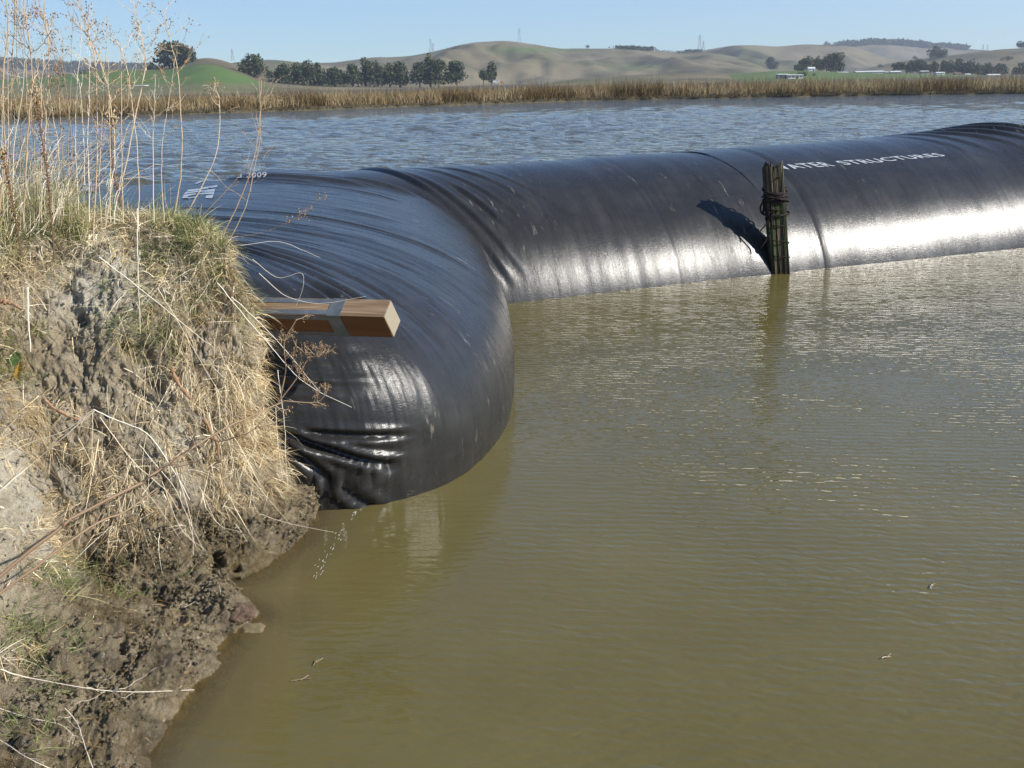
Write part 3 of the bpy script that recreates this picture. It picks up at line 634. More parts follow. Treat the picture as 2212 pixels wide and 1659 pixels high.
CH_ = np.array([1.52, 1.56, 1.57, 1.56, 1.54, 1.52, 1.51, 1.50, 1.49, 1.48, 1.47, 1.47, 1.47, 1.47, 1.47, 1.47, 1.47, 1.48, 1.50, 1.52, 1.52])
LN, LZ = 2.45, .22
lt = np.linspace(0, len(LB) - 1, 2400); lb = crom(LB, lt); la = np.concatenate([[0], np.cumsum(np.linalg.norm(np.diff(lb, axis=0), axis=1))]); lc = crom(LC, lt); lh = crom(CH_[:, None], lt)[:, 0]
def lt_at(t): return float(np.interp(t, np.arange(len(LB)), np.interp(np.arange(len(LB)), lt, la)))
AF = lt_at(10.6)      # arc length at the front corner
def lobe_base(a, phi):
    b2 = np.stack([np.interp(a, la, lb[:, 0]), np.interp(a, la, lb[:, 1])], -1); c2 = np.stack([np.interp(a, la, lc[:, 0]), np.interp(a, la, lc[:, 1])], -1); hh = np.interp(a, la, lh) - LZ
    tq = np.interp(a, la, lt); c, s = se(phi, LN + .45 * sstep(8.6, 10.2, tq)); xy = b2 * c[..., None] + c2 * (1 - c[..., None]); return np.concatenate([xy, (LZ + hh * s)[..., None]], -1)
def groove(q, w_, d_): return -d_ * np.exp(-np.abs(q / w_) ** 1.25) + d_ * .55 * np.exp(-((q - w_ * 2.2) / (w_ * 1.5)) ** 2) + d_ * .3 * np.exp(-((q + w_ * 2.0) / (w_ * 1.3)) ** 2)
def lobe_disp(a, phi, B):
    x, y, z = B[..., 0], B[..., 1], B[..., 2]; r = np.zeros_like(a)
    t_ = np.interp(a, la, lt)
    # girth folds running over the top and down the pond side
    top = sstep(.85, 1.42, phi)
    wob = .10 * vn(phi * 1.3, t_ * .4, 0, 7) + .10 * (phi - 1)
    for t0, w_, d_, p0, p1 in ((.7, .05, .10, .8, 1.7), (1.15, .055, .13, .7, 1.7), (1.6, .055, .12, .8, 1.7), (2.0, .04, .07, .75, 1.6), (2.35, .045, .06, .85, 1.6), (2.8, .035, .03, .9, 1.6), (3.4, .03, .018, .9, 1.6), (4.3, .03, .014, .8, 1.6), (5.2, .022, .016, .25, 1.6),
                           (6.1, .03, .018, .8, 1.6), (6.9, .03, .02, .7, 1.6), (7.55, .035, .030, .75, 1.6), (8.15, .04, .050, .72, 1.6), (8.6, .04, .04, .62, 1.6), (9.0, .04, .055, .62, 1.6), (9.45, .04, .05, .58, 1.6), (9.95, .04, .04, .6, 1.6)):
        dens = np.interp(t0, np.arange(len(LB) - 1), np.diff(np.interp(np.arange(len(LB)), lt, la)))
        q = (t_ - t0 - wob) * dens; e = sstep(p0, p0 + .3, phi) * (1.2 - .2 * phi) * (.8 if t0 > 7 else 1) * (.12 + .88 * sstep(-.35, .35, vn(phi * 2.3 + t0 * 13.7, t0 * 3.1, 0, 61)))
        r = r + groove(q, w_, d_) * e
    wr = np.abs(fbm(t_ * 3.6 + .9 * vn(phi * 1.6, t_, 0, 3), phi * 1.5 + t_ * .3, 0, 21, 4, .6)); back = 1 - sstep(3, 4.2, t_) + sstep(5.5, 8, t_) * .7
    r = r - .014 * (1 - np.clip(wr * 1.3, 0, 1)) ** 4 * (.3 + .7 * sstep(-.1, .4, vn(t_ * .8, phi * 1.5, 0, 33))) * top * (.35 + .65 * np.clip(back, 0, 1)) * (t_ < 11)
    # horizontal puckers on the front face
    fr = sstep(9.6, 10.6, t_)
    zz = z + .10 * (x + 1.0) + .03 * vn(x * 3, z * 3, 0, 8)
    ev = sstep(-.75, -1.25, x) * fr * sstep(.62, .78, z) * (1 - sstep(1.30, 1.42, z)); r = r + .010 * np.sin(zz * 2 * np.pi / .115 + 2.2 * vn(x * 2.4, zz * 3, 0, 4)) * ev * (.4 + .9 * np.abs(vn(zz * 6, x, 0, 44)))
    # folds gathered towards the bank, fanning to the waterline
    gx, gz = -1.52, .56; dx = x - gx; dz = z - gz; dd = np.hypot(dx, dz); an = np.arctan2(-dz, dx)
    for a0, w_, d_, l0, l1 in ((.12, .016, .034, .15, .98), (.24, .010, .014, .5, .92), (.40, .018, .056, .05, 1.05), (.53, .010, .020, .5, .98), (.76, .020, .050, .05, 1.05), (.90, .012, .026, .3, 1.0)):
        q = (an - a0 - .05 * vn(dd * 1.8, a0 * 5, 0, 5)) * dd; e = sstep(l0, l0 + .15, dd) * (1 - sstep(l1 - .3, l1, dd)); r = r + (-d_ * np.exp(-np.abs(q / w_) ** 1.15) + d_ * .62 * np.exp(-((np.abs(q) - w_ * 2.4) / (w_ * 1.5)) ** 2)) * e * fr
    r = r + .012 * vn(t_ * 1.3, phi * 1.5, 0, 12) + .004 * fbm(t_ * 6, phi * 4, 0, 14, 3)
    return r
def build_lobe():
    a = np.concatenate([np.arange(0, lt_at(8.5), .018), np.arange(lt_at(8.5), lt_at(13.4), .011), np.arange(lt_at(13.4), la[-1], .05)]); p = np.concatenate([np.linspace(-.8, .0, 40)[:-1], np.linspace(0, math.pi / 2, 190)])
    A_, PH = np.meshgrid(a, p, indexing='ij'); B = lobe_base(A_, PH); Nn = normals(B)
    # keep a single consistent normal near the crest
    Nn[:, -3:] = Nn[:, -4:-3]
    s = 1 if Nn[len(a) // 4, 120, 2] > 0 else -1; Nn *= s
    R_ = lobe_disp(A_, PH, B); G = B + Nn * R_[..., None]; G[:, -1, 2] = B[:, -1, 2]
    girth = np.concatenate([[0], np.cumsum(np.linalg.norm(np.diff(B[len(a) // 3], axis=0), axis=1))])
    mkobj('bent_end', G.reshape(-1, 3), grid_faces(len(a), len(p))[:, ::s], M['cloth'], dam, True, uv=np.stack([A_.ravel(), np.tile(girth, len(a))], 1))
    return a, p, G
la_a, lp_, LG = build_lobe()
from mathutils.bvhtree import BVHTree
LT_BVH = BVHTree.FromPolygons([Vector(v) for v in LG[::2, ::2].reshape(-1, 3)], [tuple(int(i) for i in f) for f in grid_faces(LG[::2, ::2].shape[0], LG[::2, ::2].shape[1])])

# stencilled lettering on the tube, bent onto its surface
def letters(text, s0, s1, phi0, phi1, name='lettering', flip=False, mapper=None):
    cu = bpy.data.curves.new('txt', 'FONT'); cu.body = text; cu.size = 1; cu.space_character = 1.12; cu.offset = .018
    to = bpy.data.objects.new('txt', cu); COL.objects.link(to); dg = bpy.context.evaluated_depsgraph_get(); dg.update()
    me = bpy.data.meshes.new_from_object(to.evaluated_get(dg)); bpy.data.objects.remove(to)
    bm = bmesh.new(); bm.from_mesh(me); bmesh.ops.triangulate(bm, faces=bm.faces)
    for _ in range(3):
        ed = [e for e in bm.edges if e.calc_length() > .12]
        if ed: bmesh.ops.subdivide_edges(bm, edges=ed, cuts=1); bmesh.ops.triangulate(bm, faces=[f for f in bm.faces if len(f.verts) > 3])
    xs = [v.co.x for v in bm.verts]; ys = [v.co.y for v in bm.verts]; x0, x1, y0, y1 = min(xs), max(xs), min(ys), max(ys)
    uvs = []
    for v in bm.verts:
        u = (v.co.x - x0) / (x1 - x0); w_ = (v.co.y - y0) / (y1 - y0)
        if mapper: v.co = mapper(u, w_)
        else:
            pl = phi0[0] * (1 - u) + phi0[1] * u; pu = phi1[0] * (1 - u) + phi1[1] * u; ph = pl + (pu - pl) * w_; v.co = Vector(tube_pt(s0 + (s1 - s0) * u - .13 * (w_ - .5), ph, .006)) - dam.location; uvs.append((s0 + (s1 - s0) * u, ph * 1.45))
    if mapper: uvs = [(v.co.x, v.co.y) for v in bm.verts]
    me2 = bpy.data.meshes.new(name); bm.to_mesh(me2); bm.free(); me2.materials.append(M['paint'])
    ul = me2.uv_layers.new(name='UVMap')
    for l in me2.loops: ul.data[l.index].uv = uvs[l.vertex_index]
    o = bpy.data.objects.new(name, me2); COL.objects.link(o); o.parent = dam; return o
def tube_sp(px, py):
    """nearest tube coordinates seen at a picture point"""
    best = None
    S_, PH = np.meshgrid(np.linspace(S0 - 3, SE_ + 2, 160), np.linspace(.1, 1.7, 260)); G = tube_pt(S_, PH, 0, False).reshape(-1, 3) - cC; k = G @ cf
    d = np.hypot(W_ / 2 + F_ * (G @ cR) / k - px, H_ / 2 - F_ * (G @ cU) / k - py); i = int(np.argmin(d)); return S_.ravel()[i], PH.ravel()[i]
PHA = [tube_sp(1745, 363)[1], tube_sp(1745, 353)[1]]; PHB = [tube_sp(1990, 343.5)[1], tube_sp(1990, 335)[1]]; SA_, SB_ = tube_sp(1745, 358)[0], tube_sp(1990, 340)[0]
s_w0, s_w1 = tube_sp(1668, 368)[0], tube_sp(1800, 358)[0]; s_s0, s_s1 = tube_sp(1822, 356)[0], tube_sp(2040, 340)[0]
print('lettering', PHA, PHB, s_w0, s_w1, s_s0, s_s1)
lean = -.02
for tx_, u0, u1 in (('WATER', s_w0, s_w1), ('STRUCTURES', s_s0, s_s1)):
    fa, fb = [((u - SA_) / (SB_ - SA_)) for u in (u0, u1)]
    letters(tx_, u0, u1, (PHA[0] * (1 - fa) + PHB[0] * fa, PHA[0] * (1 - fb) + PHB[0] * fb), (PHA[1] * (1 - fa) + PHB[1] * fa, PHA[1] * (1 - fb) + PHB[1] * fb))
# painted marks by the bank, broken by the folds
def lobe_at(px, py, off=.006):
    d = cf + cR * (px - W_ / 2) / F_ + cU * (H_ / 2 - py) / F_; d = d / np.linalg.norm(d)
    h = LT_BVH.ray_cast(Vector(cC), Vector(d)); 
    return None if h[0] is None else Vector(h[0]) - Vector(d) * off * 2 + Vector((0, 0, off))
def painted(poly_rows):
    V = []; Fc = []
    for row in poly_rows:     # quads in picture outline, laid on the cloth
        (a, b_, c, d_) = [np.array(q, float) for q in row]; n = 10; m_ = 6; o = len(V); ok = True; pts = []
        for i in range(n + 1):
            for j in range(m_ + 1):
                u, v = i / n, j / m_; q = (a * (1 - u) + b_ * u) * (1 - v) + (d_ * (1 - u) + c * u) * v; h = lobe_at(*q); pts.append(h)
        if any(h is None for h in pts): continue
        V += [tuple(h) for h in pts]; Fc += [(o + i * (m_ + 1) + j, o + (i + 1) * (m_ + 1) + j, o + (i + 1) * (m_ + 1) + j + 1, o + i * (m_ + 1) + j + 1) for i in range(n) for j in range(m_)]
    if V:
        o = mkobj('painted_mark', V, Fc, M['paint'], dam, True); uvl = o.data.uv_layers.new(name='UVMap')
        for l in o.data.loops:
            c = o.data.vertices[l.vertex_index].co; uvl.data[l.index].uv = (c.x, c.y)
q3 = lambda x, y: (375.8 + x * .1032, 349 + y * .1032)
painted([[q3(*p) for p in r] for r in ([(300, 600), (560, 575), (540, 610), (260, 640)], [(560, 560), (900, 500), (910, 540), (540, 600)], [(240, 655), (520, 620), (500, 650), (210, 690)], [(540, 615), (860, 580), (850, 640), (520, 650)],
    [(200, 705), (470, 670), (450, 700), (190, 750)], [(500, 665), (850, 650), (835, 690), (480, 700)], [(180, 755), (300, 735), (290, 775), (170, 775)], [(300, 765), (500, 735), (480, 765), (300, 785)], [(680, 720), (830, 700), (800, 780), (660, 775)],
    [(430, 465), (560, 415), (620, 420), (480, 475)], [(640, 420), (960, 368), (980, 420), (660, 440)], [(870, 265), (1030, 255), (1035, 310), (850, 320)])])

def scrib(u, w_):
    h = None; q = (514 + 62 * u, 385 - 11 * w_ - 2 * u)
    for dy in (0, 2, 4, -2): h = h or lobe_at(q[0], q[1] + dy, .004)
    return (h or Vector((-3.3, 12.6, 1.3))) - dam.location
letters('5 2009', 0, 1, 0, 0, 'painted_date', mapper=scrib)

# ------------------------------------------------------------------ bank (muddy, cut, grassy)
def bank_cols():
    c = []
    def col(*pts): c.append(np.array(pts, float))
    # each column: toe, shore, mud, low, mid, high, top edge, plateau, far plateau
    col((14, 1.7, -.6), (14, 1.2, 0), (14, .9, .1), (14, .4, .4), (14, -.1, .8), (14, -.6, .95), (14, -1, 1), (14, -3, 1), (14, -7, 1))
    col((3, 1.7, -.6), (3, 1.2, 0), (3, .9, .1), (3, .4, .4), (3, -.1, .8), (3, -.6, .95), (3, -1, 1), (3, -3, 1), (3, -7, 1))
    col((-.1, 2.0, -.6), (-.3, 1.4, 0), (-.5, 1.1, .12), (-.7, .7, .4), (-1, .3, .75), (-1.2, -.1, .95), (-1.4, -.4, 1), (-2, -2, 1.05), (-4, -6, 1.1))
    col((-.85, 2.5, -.6), (-1.25, 2.2, 0), (-1.6, 2.0, .1), (-2.0, 1.8, .35), (-2.5, 1.6, .75), (-3.0, 1.4, 1.1), (-3.4, 1.2, 1.3), (-5, .4, 1.4), (-9, -1, 1.4))
    def sh(i): return (*SH[i], 0.0)
    def pp(px, py, y): return tuple(P(px, py, y=y))
    col((-1.0, 3.0, -.5), sh(11), (-1.75, 3.45, .06), (-2.15, 3.4, .2), (-2.55, 3.4, .55), (-3.0, 3.4, 1.05), (-3.35, 3.4, 1.45), (-4.8, 3.2, 1.6), (-9, 2.5, 1.6))
    col((-1.0, 3.8, -.5), sh(8), (-1.8, 4.02, .09), pp(110, 1330, 4.25), pp(30, 1130, 4.6), pp(-90, 900, 4.8), pp(-200, 740, 5.0), (-4.8, 5.1, 1.65), (-9, 5.2, 1.6))
    col((-.95, 4.3, -.5), sh(6), pp(350, 1345, 4.55), pp(180, 1255, 4.75), pp(110, 1080, 5.05), pp(20, 800, 5.25), pp(-60, 560, 5.6), (-4.3, 6.2, 1.68), (-8, 7.2, 1.5))
    col((-.85, 4.75, -.5), sh(5), pp(450, 1290, 4.78), pp(300, 1210, 4.9), pp(215, 1020, 5.15), pp(140, 760, 5.45), pp(70, 520, 5.95), (-3.7, 6.8, 1.70), (-6.8, 9, 1.3))
    col((-1.1, 5.2, -.5), sh(3), pp(420, 1215, 5.02), pp(370, 1110, 5.12), pp(310, 930, 5.3), pp(260, 690, 5.55), pp(220, 505, 6.1), (-3.2, 6.95, 1.68), (-5.2, 9.6, .9))
    col((-1.0, 5.45, -.5), sh(2), pp(515, 1190, 5.2), pp(465, 1090, 5.28), pp(420, 900, 5.4), pp(385, 660, 5.65), pp(340, 500, 6.1), (-2.7, 6.95, 1.66), (-4.2, 9.2, .7))
    col((-1.0, 5.75, -.5), sh(1), pp(590, 1110, 5.5), pp(535, 1010, 5.5), pp(495, 850, 5.52), pp(460, 650, 5.68), pp(420, 515, 6.0), (-2.35, 6.75, 1.62), (-3.4, 8.4, .7))
    col((-1.05, 6.05, -.5), sh(0), pp(618, 1035, 5.87), pp(575, 935, 5.8), pp(552, 790, 5.74), pp(528, 650, 5.77), pp(478, 530, 5.95), (-2.1, 6.5, 1.5), (-2.8, 7.6, .7))
    col((-1.3, 6.4, -.5), (-1.5, 6.3, 0), (-1.66, 6.15, .3), (-1.78, 6.05, .6), (-1.82, 6.0, .95), (-1.84, 5.98, 1.3), (-1.95, 6.1, 1.48), (-2.05, 6.4, 1.35), (-2.5, 7.1, .6))
    col((-1.8, 6.9, -.5), (-1.9, 6.7, 0), (-1.9, 6.5, .3), (-1.9, 6.4, .6), (-1.92, 6.3, .9), (-1.95, 6.25, 1.2), (-2.0, 6.25, 1.35), (-2.1, 6.45, 1.1), (-2.4, 6.9, .5))
    return np.stack(c)
BC = bank_cols(); NB, MBK = 560, 430
ub = np.concatenate([np.linspace(0, 3.4, 40)[:-1], np.linspace(3.4, 13, NB - 39)]); vb = np.concatenate([np.linspace(0, 6.6, 360), np.linspace(6.6, 8, 71)[1:]])
tmp = crom(BC, ub); BG = np.transpose(crom(np.transpose(tmp, (1, 0, 2)), vb), (1, 0, 2))
BN = normals(BG); sgn = 1 if BN[300, 200, 2] > 0 else -1; BN *= sgn
UU, VV = np.meshgrid(ub, vb, indexing='ij')
bx, by, bz = BG[..., 0], BG[..., 1], BG[..., 2]
wet = 1 - sstep(.14, .38, bz + .16 * fbm(bx * 2.2, by * 2.2, bz * 2.2, 50, 3))
clod = fbm(bx * 3.4, by * 3.4, bz * 2.6, 51, 6, .62); fine = fbm(bx * 17, by * 17, bz * 17, 56, 3, .6)
rid = 1 - np.abs(fbm(bx * 7, by * 7, bz * 5, 58, 3))
inl = sstep(0.9, 1.5, VV)
crack = np.abs(fbm(bx * 6, by * 6, bz * 3.0, 66, 4, .6)); crack2 = np.abs(fbm(bx * 15, by * 15, bz * 8, 67, 3, .6))
BD = .036 * clod + .018 * fine + .020 * rid * inl - (.030 * np.exp(-crack / .08) + .014 * np.exp(-crack2 / .12)) * inl + .05 * (vn(bx * 6.5, by * 6.5, bz * 6.5, 53) > .45) * wet * inl * np.clip(vn(bx * 6.5, by * 6.5, bz * 6.5, 53) - .45, 0, 1) * 4
BD -= .030 * sstep(.35, .6, vn(bx * 4.3, by * 4.3, bz * 4.3, 77)) * inl          # hollows
dry_face = (1 - wet) * sstep(1.5, 2.5, VV) * (1 - sstep(5.5, 6.2, VV))
BD += dry_face * (.025 * fbm(bx * 5, by * 5, bz * 3.2, 61, 4, .6))
BD += wet * inl * (.016 * (1 - np.abs(fbm(bx * 24, by * 24, bz * 24, 91, 2))) + .012 * fbm(bx * 11, by * 11, bz * 11, 92, 2))
BD *= .25 + .75 * sstep(.0, 1.2, VV)
BD += .045 * sstep(.6, 1.3, VV) * (1 - sstep(2.5, 3.5, VV))
BG2 = BG + BN * BD[..., None]
# burrow holes above the waterline
def dent(px, py, r, dep):
    global BG2
    pr = proj_grid(BG2); d = np.hypot(pr[..., 0] - px, pr[..., 1] - py); vis = sstep(0, 1, BN @ np.array([.3, -.9, .3]) * 3)
    BG2 = BG2 - BN * (dep * np.exp(-(d / r) ** 4))[..., None]
def proj_grid(G):
    v = G - cC; k = v @ cf; return np.stack([W_ / 2 + F_ * (v @ cR) / k, H_ / 2 - F_ * (v @ cU) / k], -1)
for q in ((468, 1210, 15, .14), (510, 1228, 9, .08), (265, 1395, 13, .11), (175, 695, 11, .06), (265, 745, 12, .09), (30, 560, 14, .06), (440, 930, 12, .08), (650, 1085, 8, .05)): dent(*q)
Mb, t, b = mat('bank soil', .9, .2)
ps = pos(t); wt = attr(t, 'wet')
dryc = ramp(t, noise(t, ps, 2.2, 7, .65), [(.28, (.32, .245, .15)), (.5, (.50, .41, .275)), (.72, (.65, .57, .42))])
dryc = mix(t, ramp(t, noise(t, ps, 22, 4, .7), [(.35, val(0)), (.65, val(.5))]), dryc, (.24, .20, .13))
wetc = ramp(t, noise(t, ps, 5, 7, .65), [(.3, (.105, .078, .038)), (.5, (.225, .172, .090)), (.72, (.40, .32, .19))])
wetc = mix(t, ramp(t, noise(t, ps, 3.1, 3, .5), [(.52, val(0)), (.62, val(.6))]), wetc, (.15, .105, .035))
dryc = mix(t, math_(t, 'MULTIPLY', attr(t, 'pale'), ramp(t, noise(t, ps, 9, 5, .7), [(.35, val(.35)), (.6, val(1))])), dryc, (.68, .63, .50))
t.links.new(mix(t, wt, dryc, wetc), b.inputs['Base Color'])
rr = ramp(t, noise(t, ps, 7, 5, .7), [(.45, val(.14)), (.56, val(.5))]); t.links.new(mix(t, wt, val(.95), rr), b.inputs['Roughness'])
t.links.new(math_(t, 'ADD', math_(t, 'MULTIPLY', wt, .65), .12), b.inputs['Specular IOR Level'])
pb_ = bump(t, b, noise(t, ps, 48, 8, .75, .4), .035, 1.0); bump(t, b, noise(t, ps, 190, 4, .7), .010, 1.0, pb_)
_pr = proj_grid(BG2); pale = np.clip(sum(np.exp(-((_pr[..., 0] - x) / rx) ** 2 - ((_pr[..., 1] - y) / ry) ** 2) for x, y, rx, ry in ((40, 1030, 90, 150), (385, 960, 50, 110), (200, 640, 110, 60), (250, 560, 60, 40))), 0, 1)
o = mkobj('river_bank', BG2.reshape(-1, 3), grid_faces(len(ub), len(vb))[:, ::sgn], Mb, None, True, {'wet': wet.ravel(), 'pale': pale.ravel()})
tag(o, 'eroded earth bank, dry grey soil above and dark wet mud at the waterline', 'bank', kind='structure')
BPR = proj_grid(BG2)

# ------------------------------------------------------------------ grass on the bank
vis_mask = (ub[:, None] > 3.6) & (vb[None] > 1.3) & (vb[None] < 7.6)
PX, PY = BPR[..., 0], BPR[..., 1]
# picture of where the photograph's bank carries dense grass: blobs (px,py,rx,ry,weight) anchored on the surface they fall on
dens = .16 + 0 * PX
for x, y, rx, ry, w_ in ((470, 560, 130, 80, 1.2), (540, 700, 70, 120, 1.3), (420, 640, 90, 80, 1.0), (560, 870, 60, 120, 1.1), (470, 820, 110, 110, .8), (380, 760, 70, 70, .5), (330, 700, 55, 60, .7), (200, 520, 260, 60, 1.0), (60, 480, 150, 90, 1.3), (60, 900, 90, 60, 1.0), (30, 720, 50, 90, .8),
                         (130, 940, 90, 60, .8), (260, 880, 90, 60, .45), (330, 1010, 120, 90, .75), (560, 980, 60, 80, .9), (210, 1130, 110, 70, .55), (60, 1230, 80, 60, .4), (470, 1030, 90, 60, .6), (40, 1450, 60, 110, .35), (100, 620, 60, 30, .4)):
    dens = dens + w_ * np.exp(-((PX - x) / rx) ** 2 - ((PY - y) / ry) ** 2)
for x, y, rx, ry, w_ in ((130, 700, 75, 70, 1.0), (215, 620, 60, 60, .6), (200, 820, 60, 80, .8), (40, 1060, 50, 40, .5), (390, 1060, 40, 60, .4), (180, 1300, 150, 50, .6), (400, 1330, 200, 90, 1.0)):
    dens = dens - w_ * np.exp(-((PX - x) / rx) ** 2 - ((PY - y) / ry) ** 2)
dens = np.clip(dens * (.75 + .5 * fbm(bx * 2.5, by * 2.5, bz * 2.5, 80, 3)), 0, 1.4)
dens = np.where(VV > 6.6, 1.0, dens) * vis_mask * (1 - .97 * sstep(.75, .95, wet))
du_ = np.linalg.norm(np.gradient(BG, axis=0), axis=2); dv_ = np.linalg.norm(np.gradient(BG, axis=1), axis=2); area = du_ * dv_
def sample(n, wgt, rg):
    c = np.cumsum(wgt.ravel()); i = np.searchsorted(c, rg.random(n) * c[-1]); i = np.clip(i, 0, wgt.size - 1)
    return BG2.reshape(-1, 3)[i] + rg.normal(size=(n, 3)) * .012, BN.reshape(-1, 3)[i], VV.ravel()[i], i
rg = np.random.default_rng(11); UP = np.array([0, 0, 1.0])
def tufts(ntuft, per, wgt, L0, dr, wd, tint, spread, upw, m_, name, label, lmul=None, seg=3, cat='grass', fall=.6):
    c, n, v, idx = sample(ntuft, wgt, rg)
    k = rg.integers(per[0], per[1], ntuft); rep = np.repeat(np.arange(ntuft), k); nn = len(rep)
    base = c[rep] + rg.normal(size=(nn, 3)) * .022
    lean = rg.normal(size=(ntuft, 3)) * .45; nz = n.copy(); downs = np.stack([n[:, 0], n[:, 1], -.8 * np.hypot(n[:, 0], n[:, 1])], 1)
    d = (n * .55 + UP * upw + lean + downs * fall)[rep] + rg.normal(size=(nn, 3)) * spread
    L = L0 * (.5 + rg.random(nn)) * np.repeat(.7 + .6 * rg.random(ntuft), k); 
    tt = np.clip(np.repeat(tint[0] + tint[1] * rg.normal(size=ntuft) + .30 * fbm(c[:, 0] * 2.6, c[:, 1] * 2.6, c[:, 2] * 2.6, 88, 3), k) + .13 * rg.normal(size=nn), 0, 1)
    o = blades(name, base - n[rep] * .01, d, L, wd * (.6 + .8 * rg.random(nn)), dr * (.5 + rg.random(nn)), tt, m_, seg=seg); tag(o, label, cat, kind='stuff'); return o
wd_dry = dens * area; hi = sstep(5.6, 6.3, VV)
tufts(10000, (16, 32), wd_dry, .098, .50, .0026, (.50, .24), .95, .30, M['straw'], 'dry_grass', 'dense mat of dry straw coloured grass hanging over the cut bank')
tufts(1500, (10, 22), dens * area * (.25 + hi), .21, .75, .0032, (.78, .12), .4, .5, M['straw'], 'dry_grass', 'longer bleached straw grass along the top edge of the bank', seg=4)
gw = np.zeros_like(PX)
for x, y, rx, ry, w_ in ((330, 700, 45, 50, 1.3), (370, 560, 90, 45, 1.2), (460, 500, 60, 28, 1.5), (60, 480, 110, 60, 1.6), (150, 470, 70, 40, .8), (20, 760, 40, 60, 1.2), (60, 1480, 60, 130, .55), (290, 1250, 60, 40, .4), (120, 1270, 60, 40, .4), (70, 1400, 50, 60, .5), (260, 720, 60, 50, .4), (480, 620, 80, 60, .5), (560, 640, 40, 60, .3)):
    gw = gw + w_ * np.exp(-((PX - x) / rx) ** 2 - ((PY - y) / ry) ** 2)
gw = gw * vis_mask * area * (VV > 1.5)
tufts(1300, (14, 30), gw, .13, .40, .0034, (.42, .22), .5, .6, M['green'], 'green_grass', 'green grass tufts sprouting among the dry grass', fall=.35)
# tall wispy grass behind the top edge on the left
tw = np.exp(-((PX - 60) / 120) ** 2 - ((PY - 500) / 60) ** 2) * vis_mask * area * (VV > 5.2)
tufts(200, (14, 26), tw, .42, .25, .0030, (.82, .22), .30, 1.5, M['green'], 'green_grass', 'tall wispy yellow green grass on the top of the bank at the left', seg=4, fall=.1)
tw2 = np.exp(-((PX - 330) / 150) ** 2 - ((PY - 490) / 18) ** 2) * vis_mask * area * (VV > 5.6)
tufts(150, (8, 16), tw2, .16, .35, .0030, (.55, .3), .4, 1.0, M['green'], 'green_grass', 'short mixed grass along the crest of the bank', seg=3, fall=.1)
# long loose straws hanging down the face
lw = np.exp(-((PX - 450) / 190) ** 2 - ((PY - 960) / 190) ** 2) + .5 * np.exp(-((PX - 250) / 200) ** 2 - ((PY - 650) / 150) ** 2)
c, n, v, _ = sample(280, lw * area * vis_mask * (PX < 530), rg)
d = np.stack([n[:, 0] * .7, n[:, 1] * .7, -1.0 * np.ones(len(c))], 1) + rg.normal(size=c.shape) * .38 + n * .25
o = blades('hanging_straw', c + n * .02, d, .14 + .32 * rg.random(len(c)), .0028 + .0016 * rg.random(len(c)), .15 + .2 * rg.random(len(c)), np.clip(.82 + .2 * rg.normal(size=len(c)), 0, 1), M['straw'], seg=4)
tag(o, 'long bleached straws hanging loosely down the bank face', 'straw', kind='stuff')
# crumbs of earth and mud
def crumbs(nm, cnt, wgt, s0, s1, label):
    c, n, v, idx = sample(cnt, wgt, rg); k = len(c); sz = s0 + (s1 - s0) * rg.random(k) ** 2.5
    octa = np.array([(1, 0, 0), (-1, 0, 0), (0, 1, 0), (0, -1, 0), (0, 0, .8), (0, 0, -.8)], float); V = c[:, None] + octa[None] * sz[:, None, None] * (.6 + .8 * rg.random((k, 6, 1))) + rg.normal(size=(k, 6, 3)) * sz[:, None, None] * .2
    F = np.array([(0, 2, 4), (2, 1, 4), (1, 3, 4), (3, 0, 4), (2, 0, 5), (1, 2, 5), (3, 1, 5), (0, 3, 5)]); F = (F[None] + (np.arange(k) * 6)[:, None, None]).reshape(-1, 3)
    o = mkobj(nm, V.reshape(-1, 3), F, Mb, None, True, {'wet': np.repeat(wet.ravel()[idx], 6), 'pale': np.repeat(.5 * (1 - wet.ravel()[idx]), 6)}); tag(o, label, 'soil', kind='stuff')
crumbs('mud_crumbs', 10000, area * (ub[:, None] > 3.6) * (VV > 1.02) * (.03 + sstep(.3, .8, wet)) * (VV < 5) * (.06 + sstep(.0, .5, fbm(bx * 4, by * 4, bz * 4, 123, 3))), .003, .014, 'glistening crumbs and small lumps of wet mud')
crumbs('soil_crumbs', 9000, area * vis_mask * (1 - wet) * (1.2 - np.clip(dens, 0, 1.1)), .004, .014, 'dry crumbs of grey soil on the bare parts of the bank')
# loose straw litter
c, n, v, _ = sample(8000, (dens + .16) * area * vis_mask * (1 - .85 * sstep(.6, .95, wet)), rg)
d = np.cross(n, rg.normal(size=c.shape)) + n * .12
o = blades('straw_litter', c + n * .012, d, .05 + .16 * rg.random(len(c)), .003 + .0025 * rg.random(len(c)), .15 + .2 * rg.random(len(c)), np.clip(.7 + .25 * rg.normal(size=len(c)), 0, 1), M['straw'])
tag(o, 'loose broken straw littering the bank face', 'straw', kind='stuff')
c, n, v, _ = sample(420, area * (ub[:, None] > 3.6) * (VV > 1.1) * sstep(.7, .95, wet), rg)
o = blades('mud_debris', c + n * .008, np.cross(n, rg.normal(size=c.shape)) + n * .15, .03 + .10 * rg.random(len(c)), .002 + .001 * rg.random(len(c)), .2 * rg.random(len(c)), np.clip(.05 + .2 * rg.normal(size=len(c)), 0, 1), M['straw'])
tag(o, 'dark rootlets and straw bits stuck in the wet mud', 'debris', kind='stuff')

